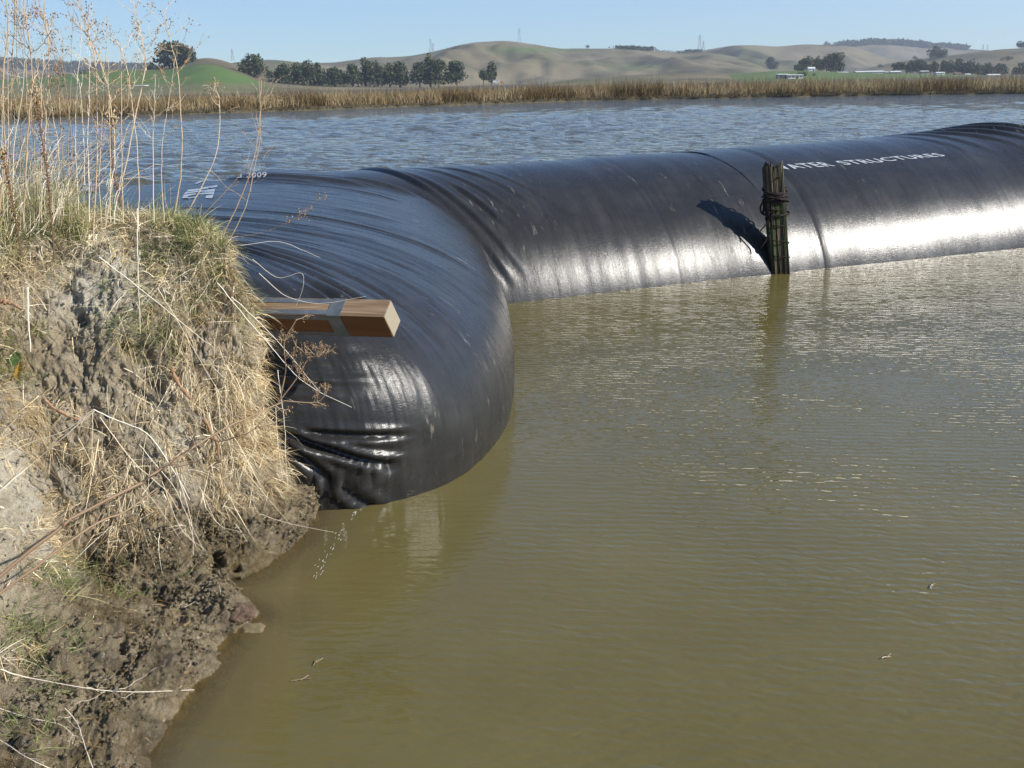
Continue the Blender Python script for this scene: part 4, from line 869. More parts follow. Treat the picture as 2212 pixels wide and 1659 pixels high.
BVB = BVHTree.FromPolygons([Vector(v) for v in BG2[::3, ::3].reshape(-1, 3)], [tuple(int(i) for i in f) for f in grid_faces(BG2[::3, ::3].shape[0], BG2[::3, ::3].shape[1])])
def bank_at(px, py, off=.02):
    d = cf + cR * (px - W_ / 2) / F_ + cU * (H_ / 2 - py) / F_; d = d / np.linalg.norm(d); h = BVB.ray_cast(Vector(cC), Vector(d)); return None if h[0] is None else np.array(h[0]) - d * off

# ------------------------------------------------------------------ stalks and twigs, each its own thing
def wig(pts, n, amp, rg):
    pts = np.array(pts, float); q = crom(pts, np.linspace(0, len(pts) - 1, n)); L = np.linalg.norm(pts[-1] - pts[0])
    w_ = np.cumsum(rg.normal(size=(n, 3)), axis=0); w_ -= np.linspace(0, 1, n)[:, None] * w_[-1]; return q + w_ * amp * L / n
def seedhead(mb, c, r, n, rg):
    for _ in range(n):
        p = c + rg.normal(size=3) * r; s = r * rg.uniform(.25, .5); q = np.array([(1, 0, 0), (-1, 0, 0), (0, 1, 0), (0, -1, 0), (0, 0, 1.4), (0, 0, -1.2)]) * s
        mb.add(q + p, [(0, 2, 4), (2, 1, 4), (1, 3, 4), (3, 0, 4), (2, 0, 5), (1, 2, 5), (3, 1, 5), (0, 3, 5)], float(np.clip(.55 + .3 * rg.normal(), 0, 1)))
def stalk(pxs, D, r0, tint, label, branch=0, heads=0, name='dry_stalk', group='dry wild stalks standing on the bank', seed=0, bl=.35, D1=None, hr=.012, up=1.0, cat='dry stalk', bstart=.35):
    rg2 = np.random.default_rng(seed + 100); n = len(pxs); D1 = D if D1 is None else D1
    pts = [P(a, b_, y=D + (D1 - D) * i / max(n - 1, 1)) for i, (a, b_) in enumerate(pxs)]
    if name != 'dry_stalk':
        for i_, (a, b_) in enumerate(pxs):
            hq = bank_at(a, b_, .05)
            if hq is not None and np.linalg.norm(hq - cC) < np.linalg.norm(pts[i_] - cC): pts[i_] = hq
    root = empty(name, tuple(pts[0])); tag(root, label, cat, group)
    m0 = MB(); q = wig(pts, 22, .045, rg2); m0.tube(q, np.linspace(r0, r0 * .45, 22), 5, tint); m0.build('stem', M['stalk'], root)
    if branch:
        mb_ = MB(); hd = MB(); L = np.linalg.norm(q[-1] - q[0])
        for k in range(branch):
            f = rg2.uniform(bstart, .98); i = int(f * 21); p = q[i]; t_ = q[min(i + 1, 21)] - q[max(i - 1, 0)]; t_ /= np.linalg.norm(t_)
            d = t_ * .8 * up + rg2.normal(size=3) * np.array([.65, .45, .35]) ; d /= np.linalg.norm(d); bl_ = L * bl * rg2.uniform(.35, 1) * (1.15 - f * .6)
            e = p + d * bl_ + UP * bl_ * .15; w_ = wig([p, p + d * bl_ * .5, e], 8, .25, rg2); mb_.tube(w_, np.linspace(r0 * .42, r0 * .2, 8), 4, np.clip(tint + .1 * rg2.normal(), 0, 1), cap=False)
            for s_ in range(rg2.integers(2, 5)):
                j = rg2.integers(2, 8); d2 = d + rg2.normal(size=3) * .55; l2 = bl_ * rg2.uniform(.15, .4); e2 = w_[j] + d2 * l2; mb_.tube([w_[j], (w_[j] + e2) / 2 + rg2.normal(size=3) * l2 * .08, e2], [r0 * .22, r0 * .18, r0 * .14], 3, tint, cap=False)
                if heads and rg2.random() < .5: seedhead(hd, e2, hr * .7, 3, rg2)
            if heads: seedhead(hd, w_[-1], hr, 5, rg2)
        mb_.build('branches', M['stalk'], root)
        if hd.V: hd.build('seed_heads', M['seed'], root)
    return root
TL = [
 ([(-2, 480), (8, 327), (4, 180), (15, 77), (10, -40)], 5.6, .0045, .45, 'thick orange brown stalk at the very left edge of the view', 6, 0),
 ([(20, 500), (24, 320), (30, 150), (33, -40)], 6.0, .0045, .5, 'straight orange stalk second from the left edge', 7, 0),
 ([(50, 500), (53, 290), (62, 133), (48, -30)], 5.7, .0055, .42, 'stout rusty stalk just left of the dark dock spike', 10, 1),
 ([(96, 480), (98, 290), (105, 117), (94, -20)], 6.1, .0042, .6, 'pale tan stalk with forks against the sky right of the rusty one', 9, 1),
 ([(78, 470), (74, 330), (60, 200), (40, 60), (28, -30)], 6.0, .003, .4, 'thin brown stalk leaning left between the rusty and the tan stalks', 6, 1),
 ([(132, 490), (134, 330), (117, 123), (72, -10)], 5.9, .0036, .38, 'brown stalk leaning left, crossing the tan forked stalk', 10, 1),
 ([(160, 470), (155, 330), (135, 145), (88, 20)], 6.2, .0030, .34, 'thin dark brown stalk leaning left behind the leaning brown stalk', 7, 1),
 ([(170, 470), (163, 250), (172, 100), (175, 40)], 6.3, .0026, .85, 'thin whitish straight stalk left of centre of the stalks', 3, 0),
 ([(182, 400), (181, 320), (172, 190), (160, 150)], 6.0, .0022, .9, 'short bleached stalk with a bent tip', 4, 0),
 ([(200, 520), (209, 330), (204, 130), (185, 60), (150, -30)], 5.8, .0045, .52, 'tall orange stalk with many fine branches in the middle of the stalks', 13, 1),
 ([(228, 490), (250, 330), (233, 183), (196, 80)], 6.0, .0042, .62, 'tall straw stalk leaning left beside the many branched orange stalk', 10, 1),
 ([(250, 445), (280, 330), (314, 160), (308, 90), (284, -10)], 6.1, .0048, .66, 'bright straw stalk rising right then forking high against the sky', 12, 1),
 ([(300, 500), (298, 330), (274, 150), (240, 70)], 5.8, .0032, .68, 'pale straight stalk standing at the crest with a leaning top', 8, 1),
 ([(296, 450), (297, 560), (303, 720)], 5.4, .0030, .95, 'white bleached stalk hanging down the bank face below the crest', 0, 0),
 ([(374, 478), (392, 350), (384, 167), (368, 100), (352, 20)], 6.1, .0038, .58, 'orange stalk with small seed heads, left of the white painted mark', 8, 1),
 ([(400, 466), (466, 334), (473, 217), (458, 190)], 6.1, .0034, .74, 'straw stalk tufted with seed heads in front of the white painted mark', 6, 1),
 ([(482, 512), (520, 430), (551, 334), (567, 227), (592, 170)], 5.9, .0034, .45, 'left one of the two brown stalks rising right beside the painted date', 5, 0),
 ([(498, 512), (530, 440), (553, 350), (563, 250), (560, 170)], 5.95, .0030, .48, 'right one of the two brown stalks rising beside the painted date', 9, 0),
 ([(430, 475), (500, 400), (540, 350)], 6.0, .0028, .42, 'short brown stalk leaning right across the painted mark', 2, 0),
 ([(495, 515), (570, 500), (640, 470), (690, 425)], 5.85, .0020, .3, 'thin dark stem reaching right over the blue sheen of the dam', 5, 1),
 ([(120, 430), (190, 370), (260, 300), (340, 250), (390, 215)], 6.1, .0026, .72, 'long thin grey twig slanting up to the right across the other stalks', 7, 0),
 ([(20, 420), (110, 400), (210, 330), (248, 265)], 5.9, .0026, .55, 'brown grey twig slanting up to the right low among the left stalks', 7, 0),
 ([(0, 470), (60, 400), (150, 350), (210, 300)], 5.7, .0024, .86, 'whitish tangled twig low at the left edge', 8, 0),
 ([(90, 480), (160, 420), (240, 390), (330, 380)], 6.0, .0022, .88, 'whitish twig lying low across the foot of the stalks', 8, 0),
 ([(230, 470), (300, 455), (380, 400)], 6.1, .0020, .8, 'pale bent twig in front of the left end of the dam', 4, 0),
]
for i, (a, D, r0, ti, lb, br, hd) in enumerate(TL):
    stalk(a, D, r0 * 1.05, ti, lb, int(br * 1.5), hd, seed=i, bl=.20 if i not in (17,) else .3, hr=.010, bstart=.5 if hd else .25)
rgx = np.random.default_rng(404)
for i in range(16):
    x0 = [6, 14, 28, 40, 60, 70, 86, 112, 124, 146, 190, 215, 236, 262, 330, 350][i]; le = rgx.normal() * 22; top = [60, -30, 120, -30, 40, 150, -30, 60, 180, 20, 60, 30, 120, 90, 160, 120][i]
    lab = ['thin pale stalk at the left edge, ending low against the sky', 'thin tan stalk right beside the thick one at the left edge', 'short fine stalk between the two leftmost orange stalks', 'fine tan stalk left of the stout rusty stalk', 'fine branched stalk just behind the stout rusty stalk', 'short fine stalk reaching only the far hills, left of the dock spike tip', 'long fine stalk right of the dock spike tip',
        'fine stalk between the tan forked stalk and the leaning brown one', 'short pale stalk reaching only the green hill', 'fine tall stalk crossing the leaning dark stalk', 'fine stalk left of the many branched orange stalk', 'fine forked stalk between the two tall middle stalks', 'short thin stalk beneath the tall straw stalk', 'fine stalk just left of the bright forking stalk', 'fine pale twiggy stalk under the big round tree', 'hair thin stalk rising right of the big round tree'][i]
    stalk([(x0 + 4, 480), (x0 + 1, 330), (x0 + le * .5, (330 + top) / 2), (x0 + le, top)], 5.6 + .5 * rgx.random(), .0022 + .0012 * rgx.random(), float(rgx.choice([.45, .6, .72, .88])), lab, 8, int(i % 2), seed=300 + i, bl=.2, hr=.008, bstart=.35)
tg = MB()
for i in range(140):
    x0, y0 = rgx.uniform(-30, 300), rgx.uniform(330, 480); x0 = x0 * rgx.uniform(.4, 1); D = rgx.uniform(5.5, 6.3); an_ = rgx.uniform(-.2, 1.9) ; L = rgx.uniform(25, 110); x1, y1 = x0 + L * math.cos(an_), y0 - L * math.sin(an_)
    if y1 < 250: continue
    tg.tube(wig([P(x0, y0 + 30, y=D), P((x0 + x1) / 2, (y0 + y1) / 2, y=D + .05), P(x1, y1, y=D + .1)], 7, .2, rgx), np.linspace(.0016, .0007, 7), 3, float(np.clip(.78 + .2 * rgx.normal(), 0, 1)), cap=False)
o = tg.build('twig_tangle', M['stalk']); tag(o, 'tangle of fine bleached twigs around the feet of the left stalks', 'twigs', kind='stuff')
# dock spikes: dark stem thick with rusty seeds
def dock(pxs, D, label, seed):
    rg2 = np.random.default_rng(seed); pts = [P(a, b_, y=D) for a, b_ in pxs]; root = empty('dock_plant', tuple(pts[0])); tag(root, label, 'dock plant', 'dark dock spikes at the left edge')
    q = wig(pts, 40, .05, rg2); m0 = MB(); m0.tube(q, np.linspace(.005, .003, 40), 5, .05); m0.build('stem', M['stalk'], root); hd = MB()
    for i in range(8, 40): seedhead(hd, q[i], .009 + .006 * (i > 35), 7 if i < 36 else 12, rg2)
    hd.T = [t_ * .55 if k < len(hd.T) * .85 else .9 for k, t_ in enumerate(hd.T)]; hd.build('seed_spike', M['seed'], root)
dock([(118, 560), (106, 400), (92, 300), (75, 195)], 5.4, 'dark red brown dock spike with a mustard tip, taller and further right', 1)
dock([(48, 555), (25, 420), (4, 320)], 5.2, 'dark red brown dock spike at the left edge, shorter', 2)
dock([(262, 445), (244, 360), (240, 248)], 5.9, 'short dark dock spike among the stalks left of the dam', 3)
# pale canes sprawling over the bank face
SP_ = [([(215, 555), (300, 620), (420, 720), (455, 745)], 5.3, .0035, .92, 'long pale straw lying diagonally across the upper bank face'),
 ([(340, 620), (390, 700), (480, 860)], 5.2, .0028, .85, 'pale straw running down beside the green tuft'),
 ([(500, 640), (590, 730), (690, 845)], 5.35, .0030, .95, 'upper one of the long white straws arching over the edge towards the seed heads'),
 ([(470, 610), (560, 720), (650, 820), (760, 880)], 5.3, .0032, .95, 'long white straw arching from the grass over the beam'),
 ([(560, 590), (620, 640), (700, 655), (790, 640)], 5.6, .0022, .9, 'fine pale straw curving above the wooden beam'),
 ([(545, 560), (600, 600), (650, 590), (655, 620), (640, 660)], 5.6, .0018, .85, 'fine curled straw hooked in front of the dam above the beam'),
 ([(520, 530), (600, 520), (655, 540), (692, 556)], 5.7, .0020, .95, 'fine white straw with its tip over the blue sheen'),
 ([(600, 800), (612, 900), (616, 980), (622, 1060)], 5.4, .0028, .95, 'white straw hanging straight down the edge of the bank'),
 ([(595, 880), (600, 960), (612, 1040)], 5.45, .0022, .9, 'shorter white straw hanging left of the straight one'),
 ([(205, 885), (250, 905), (320, 940), (370, 1010), (410, 1080)], 4.9, .0045, .97, 'thick white straw arching down from the plant crown in the bank middle'),
 ([(203, 885), (140, 930), (60, 960), (-10, 1000)], 4.8, .0038, .85, 'pale straw spreading left from the plant crown, upper'),
 ([(203, 888), (130, 950), (60, 1010), (0, 1060)], 4.8, .0038, .9, 'pale straw spreading left from the plant crown, lower'),
 ([(200, 890), (200, 960), (195, 1040)], 4.9, .0028, .8, 'short straw hanging from the plant crown'),
 ([(215, 900), (290, 1000), (360, 1060), (390, 1110)], 4.9, .0034, .8, 'tan straw running below the thick white arching one'),
 ([(60, 620), (62, 700), (66, 760)], 4.9, .0060, .95, 'thick white dead stem standing out of the bare soil at the left'),
 ([(300, 960), (380, 1060), (440, 1190)], 4.9, .0026, .85, 'straw pointing down to the dark burrow'),
 ([(380, 1010), (410, 1110), (418, 1200)], 4.9, .0026, .9, 'thin straw hanging down left of the burrow'),
 ([(350, 1040), (390, 1140), (445, 1190)], 4.95, .0024, .8, 'thin straw slanting right above the burrow'),
 ([(430, 1050), (470, 1130), (520, 1150)], 5.1, .0022, .78, 'thin straw slanting down right of the burrow'),
 ([(560, 1110), (620, 1130), (722, 1150)], 5.3, .0022, .85, 'pale straw sticking out over the water below the dam corner'),
 ([(0, 1447), (60, 1465), (200, 1490), (300, 1495), (420, 1490)], 3.9, .0034, .9, 'long pale twig lying over the mud with its tip above the water'),
 ([(0, 1530), (60, 1550), (130, 1565), (160, 1590)], 3.6, .0026, .88, 'pale twig at the lower left corner over wet mud'),
 ([(200, 1659), (180, 1600), (165, 1560), (140, 1530)], 3.5, .0026, .92, 'pale twig standing up at the bottom edge'),
 ([(0, 1600), (60, 1640), (120, 1665)], 3.4, .0026, .9, 'pale twig crossing the bottom left corner')]
for i, (a, D, r0, ti, lb) in enumerate(SP_):
    stalk(a, D, r0 * .8, ti, lb, 5 if D < 4 else 0, 0, 'straw_cane', 'pale straws sprawling over the bank', 200 + i, .3, cat='straw')
stalk([(-20, 1262), (100, 1165), (205, 1095), (300, 1045), (350, 1010), (420, 965), (500, 920), (560, 895), (612, 868)], 3.7, .0085, .22, 'long brown woody stem slanting across the whole bank, the upper of two', 5, 1, 'woody_stem', 'brown woody stems in front of the bank', 31, .25, D1=4.9, cat='woody stem')
stalk([(-20, 1295), (100, 1200), (200, 1130), (270, 1100), (340, 1055)], 3.6, .0065, .26, 'shorter brown woody stem just below the long one', 4, 0, 'woody_stem', 'brown woody stems in front of the bank', 32, .25, D1=4.2, cat='woody stem')
def umbel(pxs, D, label, seed, n=9, spread=60):
    rg2 = np.random.default_rng(seed); pts = [P(a, b_, y=D) for a, b_ in pxs]; root = empty('seed_spray', tuple(pts[0])); tag(root, label, 'dried seed head', 'dried branching seed heads beside the beam')
    m0 = MB(); q = wig(pts, 14, .05, rg2); m0.tube(q, np.linspace(.004, .0025, 14), 5, .3); m0.build('stem', M['stalk'], root); tw_ = MB(); hd = MB()
    for k in range(n):
        i = rg2.integers(5, 14); d = np.array([rg2.uniform(-.6, 1), rg2.normal() * .4, rg2.uniform(-.4, 1)]); d /= np.linalg.norm(d); L = spread / F_ * D * rg2.uniform(.5, 1); e = q[i] + d * L
        w_ = wig([q[i], q[i] + d * L * .5, e], 6, .2, rg2); tw_.tube(w_, np.linspace(.0022, .0013, 6), 4, .35, cap=False)
        for s_ in range(7):
            j = rg2.integers(2, 6); d2 = d * .6 + rg2.normal(size=3) * .7; e2 = w_[j] + d2 / np.linalg.norm(d2) * L * rg2.uniform(.15, .35); tw_.tube([w_[j], e2], [.0013, .0010], 3, .4, cap=False); seedhead(hd, e2, .0055, 4, rg2)
    tw_.build('twigs', M['stalk'], root); hd.build('seed_heads', M['seed'], root)
umbel([(600, 872), (640, 820), (665, 780), (690, 770)], 4.9, 'dried brown spray of seed heads in front of the dam below the beam end', 1, 15, 50)
umbel([(606, 860), (618, 800), (615, 740), (640, 690)], 4.95, 'finer spray of seed heads rising across the taped beam', 2, 8, 40)
umbel([(612, 866), (680, 868), (705, 850)], 4.9, 'low spray of seed heads pointing right towards the dam face', 3, 7, 32)

# ------------------------------------------------------------------ beam with tape
k_ = .965; bp = cC + (np.array([-.7592, 5.8041, 1.2799]) - cC) * k_
ax = np.array([.9432, -.3305, .033]); ax /= np.linalg.norm(ax); S_v = np.array([.252, .775, .579]); S_v -= ax * (S_v @ ax); S_v /= np.linalg.norm(S_v); T_v = np.cross(ax, S_v); T_v = T_v if T_v[2] > 0 else -T_v
bw, bh, bL = .1374 * k_, .1873 * k_, 1.6
Mwd, t, b = mat('sawn timber', .75, .25); ob = N(t, 'ShaderNodeTexCoord').outputs['Object']
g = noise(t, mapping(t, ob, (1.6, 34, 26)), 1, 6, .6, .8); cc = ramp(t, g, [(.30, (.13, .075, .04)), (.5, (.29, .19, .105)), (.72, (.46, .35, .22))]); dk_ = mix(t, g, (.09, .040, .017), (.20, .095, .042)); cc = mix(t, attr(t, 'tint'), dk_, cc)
t.links.new(cc, b.inputs['Base Color']); bump(t, b, g, .004, .6)
Mend, t, b = mat('weathered end grain', .85, .15); ob = N(t, 'ShaderNodeTexCoord').outputs['Object']
wvn = N(t, 'ShaderNodeTexWave'); wvn.wave_type = 'RINGS'; wvn.rings_direction = 'X'; wvn.inputs['Scale'].default_value = 22; wvn.inputs['Distortion'].default_value = 1.5; t.links.new(mapping(t, ob, (1, 1, 1)), wvn.inputs['Vector'])
cc = mix(t, math_(t, 'MULTIPLY', wvn.outputs['Fac'], .6), (.27, .225, .155), (.17, .13, .08)); t.links.new(mix(t, noise(t, ob, 60, 4), cc, (.33, .29, .22)), b.inputs['Base Color'])
Mtp, t, b = mat('grey cloth tape', .5, .4); ob = N(t, 'ShaderNodeTexCoord').outputs['Object']
t.links.new(ramp(t, noise(t, ob, 14, 5), [(.3, (.085, .10, .105)), (.7, (.15, .168, .178))]), b.inputs['Base Color']); bump(t, b, noise(t, mapping(t, ob, (6, 60, 60)), 1, 4), .003, .6)
ctr = bp + S_v * bw / 2 - T_v * bh / 2
beam = bpy.data.objects.new('wooden_beam', None); COL.objects.link(beam); tag(beam, 'square sawn timber beam wrapped in grey tape, sticking out of the grass over the black dam', 'beam')
mm = Matrix.Identity(4)
for i in range(3): mm[i][0] = ax[i]; mm[i][1] = S_v[i]; mm[i][2] = T_v[i]; mm[i][3] = ctr[i]
beam.matrix_world = mm
def local(name, mb_, m_, par=beam, bev=0.0):
    me = bpy.data.meshes.new(name); me.from_pydata([tuple(map(float, v)) for v in mb_.V], [], mb_.F); me.materials.append(m_)
    a = me.attributes.new('tint', 'FLOAT', 'POINT'); a.data.foreach_set('value', mb_.T)
    o = bpy.data.objects.new(name, me); COL.objects.link(o); o.parent = par
    if bev:
        md = o.modifiers.new('bevel', 'BEVEL'); md.width = bev; md.segments = 2
    return o
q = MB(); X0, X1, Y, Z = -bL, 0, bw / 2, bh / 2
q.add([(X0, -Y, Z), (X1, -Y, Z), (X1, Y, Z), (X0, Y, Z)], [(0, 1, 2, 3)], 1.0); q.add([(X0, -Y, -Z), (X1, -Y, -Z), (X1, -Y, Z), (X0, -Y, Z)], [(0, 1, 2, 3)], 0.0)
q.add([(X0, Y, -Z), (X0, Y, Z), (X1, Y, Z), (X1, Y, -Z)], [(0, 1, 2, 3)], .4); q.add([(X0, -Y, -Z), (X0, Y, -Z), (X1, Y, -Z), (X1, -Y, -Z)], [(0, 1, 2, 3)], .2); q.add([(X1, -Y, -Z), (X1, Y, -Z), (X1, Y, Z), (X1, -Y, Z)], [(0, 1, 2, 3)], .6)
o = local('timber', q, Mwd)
q = MB(); q.box((.001, 0, 0), (.006, bw - .006, bh - .006)); local('cut_end', q, Mend)
e = .0015
# ring of tape, then strips that run back along the edges
def ring(x0, x1, name='tape_ring'):
    q = MB(); q.box(((x0 + x1) / 2, 0, bh / 2 + e), (x1 - x0, bw + 4 * e, 2 * e)); q.box(((x0 + x1) / 2, 0, -bh / 2 - e), (x1 - x0, bw + 4 * e, 2 * e)); q.box(((x0 + x1) / 2, -bw / 2 - e, 0), (x1 - x0, 2 * e, bh)); q.box(((x0 + x1) / 2, bw / 2 + e, 0), (x1 - x0, 2 * e, bh)); local(name, q, Mtp)
ring(-.375, -.285)
for z, nm in ((-bw / 2 + .022, 'f'), (bw / 2 - .022, 'b')):
    q = MB(); q.box((-.375 - .56, z, bh / 2 + e * .8), (1.12, .034, 2 * e)); local('tape_strip', q, Mtp)
for z in (bh / 2 - .022, -bh / 2 + .018):
    q = MB(); q.box((-.375 - .56, -bw / 2 - e * .8, z), (1.12, 2 * e, (.034 if z > 0 else .022))); local('tape_strip', q, Mtp)

# ------------------------------------------------------------------ post and rope
pb0 = P(1683, 590, z=0); pt0 = P(1669, 356, y=pb0[1] - .02); hp = pt0[2]
post = empty('mooring_post', tuple(pb0)); tag(post, 'weathered split timber post with mossy sides standing in the water before the dam', 'post')
Mps, t, b = mat('weathered post wood', .85, .2); ps = pos(t)
g = noise(t, mapping(t, ps, (34, 34, 1.6)), 1, 6, .65, .6); cc = ramp(t, g, [(.34, (.022, .017, .011)), (.54, (.075, .06, .038)), (.76, (.24, .20, .135))])
zc = N(t, 'ShaderNodeSeparateXYZ'); t.links.new(ps, zc.inputs[0])
mos = math_(t, 'MULTIPLY', ramp(t, math_(t, 'MULTIPLY', zc.outputs[2], .5), [(.08, val(.25)), (.20, val(1)), (.46, val(1)), (.56, val(0))]), ramp(t, noise(t, mapping(t, ps, (9, 9, 3)), 1, 5, .6), [(.42, val(0)), (.58, val(.8))]))
cc = mix(t, mos, cc, (.040, .070, .016)); cc = mix(t, ramp(t, zc.outputs[2], [(.0, val(.75)), (.30, val(0))]), cc, (.030, .024, .015)); t.links.new(cc, b.inputs['Base Color']); bump(t, b, g, .012, 1.0)
axp = (pt0 - pb0) / np.linalg.norm(pt0 - pb0); LP = np.linalg.norm(pt0 - pb0)
def plank(cx, cy, wx, wy, top, seed, lean=0):
    rg2 = np.random.default_rng(seed); n = 60; m_ = 28; zs = np.linspace(-.9, top, n); V = []
    for i, z in enumerate(zs):
        for j in range(m_):
            th = j / m_ * 2 * np.pi; c, s = math.cos(th), math.sin(th); k = (abs(c) ** 5 + abs(s) ** 5) ** (-.2)
            r = 1 + .14 * float(vn(c * 2.6 + seed, s * 2.6, z * .9, seed)) + .10 * float(vn(th * 3.2 if j < m_ / 2 else (2 * np.pi - th) * 3.2, z * .5, 0, seed + 4))
            zz = z + (.055 * float(vn(c * 3, s * 3, 0, seed + 9)) + .03 * rg2.normal() * 1 if i > n - 3 else 0)
            V.append(pb0 + axp * zz + np.array([cx + lean * z + c * k * wx * r, cy + s * k * wy * r, 0]))
    Fc = [tuple(x) for x in grid_faces(n, m_)]
    Fc = [(i * m_ + j, i * m_ + (j + 1) % m_, (i + 1) * m_ + (j + 1) % m_, (i + 1) * m_ + j) for i in range(n - 1) for j in range(m_)] + [tuple((n - 1) * m_ + j for j in range(m_))]
    mkobj('timber', V, Fc, Mps, post)
plank(-.075, .0, .052, .075, LP - .02, 3); plank(.055, .01, .068, .085, LP + .01, 5); plank(-.010, -.045, .014, .03, LP * .93, 8); plank(.118, -.03, .016, .05, LP * .86, 9); plank(-.035, .075, .05, .05, LP * .97, 11)
Mrp, t, b = mat('old braided rope', .85, .2); ps = pos(t)
t.links.new(mix(t, ramp(t, noise(t, ps, 75, 2), [(.60, val(0)), (.66, val(.7))]), (.018, .016, .016), (.24, .08, .05)), b.inputs['Base Color']); bump(t, b, noise(t, ps, 160, 2), .004, 1)
rope = empty('mooring_rope', tuple(pb0 + np.array([0, 0, 1]))); tag(rope, 'dark frayed rope wound around the top of the post with two loose ends', 'rope')
q = MB(); rr = np.random.default_rng(5)
def wrap(z0, z1, turns, rx=.145, ry=.115, ph=0, jit=.02):
    n = int(turns * 26); th = np.linspace(0, turns * 2 * np.pi, n) + ph; z = np.linspace(z0, z1, n) + .03 * np.sin(th + ph) + np.cumsum(rr.normal(size=n)) * jit * .06
    return np.stack([pb0[0] + axp[0] * z + (rx + jit * np.sin(th * .37 + ph)) * np.cos(th) + .015, pb0[1] + (ry + jit * np.cos(th * .5)) * np.sin(th), z], 1)
for z0, z1, tn, rx, ph in ((1.17, 1.02, 3.2, .150, 0), (1.12, 1.00, 2.6, .158, 2), (1.08, .96, 2.4, .163, 4), (1.05, .90, 1.6, .155, 1), (.86, .80, 1.2, .170, .5), (.80, .76, 1.1, .15, 3)): q.tube(wrap(z0, z1, tn, rx, .125, ph), .0125, 6)
q.tube(wrap(.74, .20, 2.6, .140, .11, 2.2, .01), .0075, 6)
# loops and loose ends on the left
def off(*p): return np.array([pb0 + np.array(a) for a in p])
for cx, cz, r1, r2 in ((-.22, .98, .055, .10), (-.24, .92, .075, .11), (-.20, 1.07, .05, .07), (-.215, .88, .06, .075)):
    th = np.linspace(0, 6.4, 26); q.tube(np.stack([pb0[0] + cx + r1 * np.cos(th), pb0[1] - .03 + .03 * np.sin(th * 2), cz + r2 * np.sin(th)], 1), .012, 6)
q.tube(crom(off((-.10, -.1, 1.12), (-.24, -.08, 1.1), (-.27, -.06, .95), (-.17, -.08, .85), (-.06, -.14, .9)), np.linspace(0, 4, 24)), .011, 6)
q.tube(crom(off((-.10, -.12, 1.32), (-.17, -.06, 1.28), (-.16, -.02, 1.12), (-.1, -.1, 1.06)), np.linspace(0, 3, 20)), .011, 6)
q.tube(crom(off((-.18, -.1, .98), (-.20, -.1, .82), (-.23, -.1, .72), (-.32, -.1, .60)), np.linspace(0, 3, 20)), .0095, 6)
q.tube(crom(off((-.19, -.1, .98), (-.18, -.11, .80), (-.17, -.12, .64), (-.23, -.1, .48), (-.31, -.1, .36)), np.linspace(0, 4, 26)), .0085, 6)
q.build('rope', Mrp, rope, True)

# ------------------------------------------------------------------ small things in the foreground
def leaf(px, py, L, wd_, c, label, rot):
    o_ = bank_at(px, py, .05)
    if o_ is None: return
    V = []; n = 8
    for i in range(n + 1):
        u = i / n; hw = wd_ * math.sin(math.pi * min(u * 1.02, 1)) ** .7
        for j, k in ((-1, .25), (0, 0), (1, .25)): V.append((hw * j, (u - .5) * L, k * hw + .25 * L * (u - .5) ** 2))
    V = np.array(V) @ np.array([[math.cos(rot), 0, math.sin(rot)], [0, .55, .83], [-math.sin(rot), -.83, .55]]) + o_
    Ml, t, b = mat('leaf blade', .5, .4); t.links.new(ramp(t, noise(t, pos(t), 60, 4), [(.35, tuple(.6 * v for v in c)), (.6, c)]), b.inputs['Base Color'])
    o = mkobj('fallen_leaf', V, [(i * 3 + j, (i + 1) * 3 + j, (i + 1) * 3 + j + 1, i * 3 + j + 1) for i in range(n) for j in (0, 1)], Ml, None, True); tag(o, label, 'leaf')
leaf(42, 802, .10, .03, (.75, .42, .06), 'yellow orange leaf caught in the grass at the left edge', .6)
leaf(34, 776, .09, .035, (.10, .17, .05), 'dull green leaf just above the yellow one', .2)
leaf(660, 1165, .09, .010, (.55, .35, .10), 'narrow tan leaf blade lying at the waterline below the dam corner', 1.0)
def lump(name, px, py, rx, ry, rz, m_, label, cat, seed, z=.02):
    c = P(px, py, z=z); bm = bmesh.new(); bmesh.ops.create_icosphere(bm, subdivisions=4, radius=1)
    V = np.array([v.co[:] for v in bm.verts]); Fc = [[v.index for v in f.verts] for f in bm.faces]; bm.free()
    d = 1 + .22 * fbm(V[:, 0] * 1.6, V[:, 1] * 1.6, V[:, 2] * 1.6, seed, 4); V = V * d[:, None] * (rx, ry, rz)
    root = mkobj(name, V, Fc, m_, None, False); root.location = c; tag(root, label, cat)
Mrk, t, b = mat('reddish clod', .8, .3); ps = pos(t); t.links.new(ramp(t, noise(t, ps, 30, 6, .7), [(.3, (.05, .032, .02)), (.55, (.13, .085, .055)), (.8, (.25, .19, .125))]), b.inputs['Base Color']); bump(t, b, noise(t, ps, 70, 5, .7), .015, 1)
lump('clod', 516, 1330, .075, .07, .055, Mrk, 'reddish brown clod of earth at the tip of the muddy point', 'clod', 3, .03)
Mr2, t, b = mat('submerged slab', .7, .3); ps = pos(t); t.links.new(ramp(t, noise(t, ps, 18, 6, .7), [(.3, (.13, .10, .05)), (.7, (.24, .19, .10))]), b.inputs['Base Color'])
lump('rock', 548, 1368, .12, .10, .035, Mr2, 'flat tan rock just under the water beside the reddish clod', 'rock', 6, -.028)
for i, (x, y, s, lb) in enumerate(((300, 1262, .045, 'pale wet stone on the mud above the reddish clod'), (385, 1270, .035, 'small grey stone on the mud left of the burrow'), (240, 1350, .06, 'rounded lump of mud beside the lower burrow'), (640, 1095, .05, 'dark lump of mud touching the dam at the waterline'))):
    lump('clod', x, y, s, s, s * .7, Mb, lb, 'clod', 20 + i, .04 if i != 2 else .10)
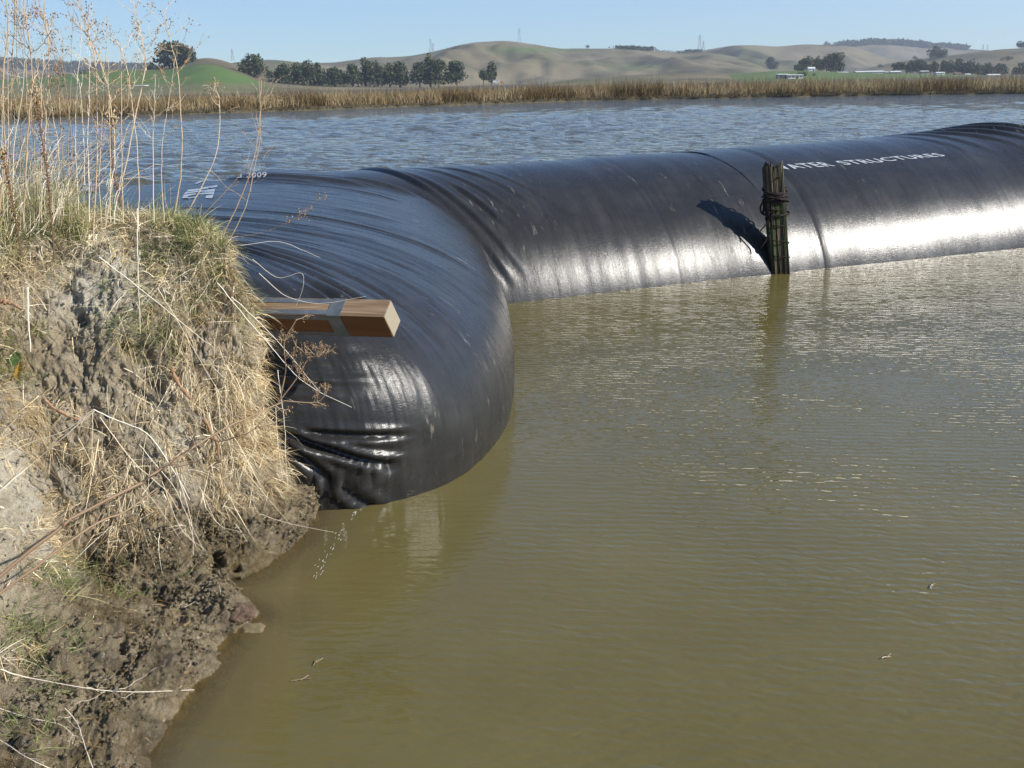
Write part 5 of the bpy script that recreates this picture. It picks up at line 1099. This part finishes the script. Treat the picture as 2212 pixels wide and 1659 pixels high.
# floating bits
for i, (x0, y0, x1, y1, lb) in enumerate(((628, 1472, 672, 1465, 'brown twig floating near the muddy shore'), (676, 1437, 688, 1425, 'tiny dark straw floating above the brown twig'), (1797, 598, 1803, 588, 'bit of weed floating beside the post before the dam'), (2010, 1272, 2014, 1262, 'pale floating leaf fragment on the right hand water'), (1905, 1423, 1925, 1419, 'yellow straw floating at the lower right'))):
    a, c = P(x0, y0, z=.006), P(x1, y1, z=.010 if i != 2 else .05); root = empty('floating_twig', tuple(a)); tag(root, lb, 'twig', 'bits floating on the pond')
    q = MB(); q.tube(wig([a, (a + c) / 2 + (0, .01, 0), c], 8, .2, rng), .0018, 5, .25 if i < 3 else .8); q.tube([(a + c) / 2, (a + c) / 2 + np.array([.03, .03, .004])], .002, 4, .25); q.build('stem', M['stalk'], root)
# exposed roots on the bank and a yellow leaf
Mrt, t, b = mat('exposed root', .85, .2); ps = pos(t); t.links.new(ramp(t, noise(t, ps, 40, 5), [(.3, (.20, .11, .06)), (.7, (.42, .27, .16))]), b.inputs['Base Color']); bump(t, b, noise(t, ps, 60, 4), .01, 1)
for i, (pp_, r_, D, lb) in enumerate((([(370, 795), (382, 820), (398, 845), (412, 862)], .014, 5.33, 'knobbly reddish root sticking out of the middle of the bank'), ([(440, 905), (455, 930), (470, 960), (472, 985)], .012, 5.30, 'reddish root lower right of the knobbly one'), ([(0, 650), (25, 655), (48, 668)], .013, 4.75, 'brown root at the left edge beside the bare soil'), ([(95, 860), (120, 885), (160, 905), (175, 912)], .009, 4.95, 'brown root crossing the soil left of the plant crown'))):
    pts = [P(a, b_, y=D) for a, b_ in pp_]; rg2 = np.random.default_rng(i); q = MB(); n = 24; c = wig(pts, n, .15, rg2); q.tube(c, r_ * (1 + .3 * rg2.normal(size=n)) * np.linspace(1, .6, n), 7, .3); o = q.build('root', Mrt, None, True); tag(o, lb, 'root')

# broken streak of pale flecks on the pond below the dam corner
rg = np.random.default_rng(77); fm = MB(); Mfl, t, b = mat('pale_flecks', .5, .4); b.inputs['Base Color'].default_value = (.60, .58, .50, 1)
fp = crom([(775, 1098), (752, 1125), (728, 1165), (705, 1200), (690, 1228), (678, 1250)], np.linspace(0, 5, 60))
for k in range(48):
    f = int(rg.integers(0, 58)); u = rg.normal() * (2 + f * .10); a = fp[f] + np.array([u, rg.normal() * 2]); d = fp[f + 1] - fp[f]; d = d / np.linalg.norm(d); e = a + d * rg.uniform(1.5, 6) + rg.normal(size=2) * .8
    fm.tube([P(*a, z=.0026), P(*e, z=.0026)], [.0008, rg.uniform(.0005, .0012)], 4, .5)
o = fm.build('pale_flecks', Mfl); tag(o, 'thin broken streak of pale flecks on the water below the dam corner', 'pale_flecks', kind='stuff')

# ------------------------------------------------------------------ haze
hb = MB(); hb.box((0, 100, 300 - 1.7), (13000, 13000, 603.4)); 
Mh = bpy.data.materials.new('air haze'); Mh.use_nodes = True; t = Mh.node_tree; t.nodes.remove(t.nodes['Principled BSDF']); pv = t.nodes.new('ShaderNodeVolumePrincipled')
pv.inputs['Color'].default_value = (.80, .88, 1, 1); pv.inputs['Density'].default_value = .00014; pv.inputs['Anisotropy'].default_value = .2
t.links.new(pv.outputs[0], t.nodes['Material Output'].inputs['Volume'])
o = hb.build('haze', Mh); tag(o, 'thin pale air haze over the valley', kind='stuff', cat='haze')
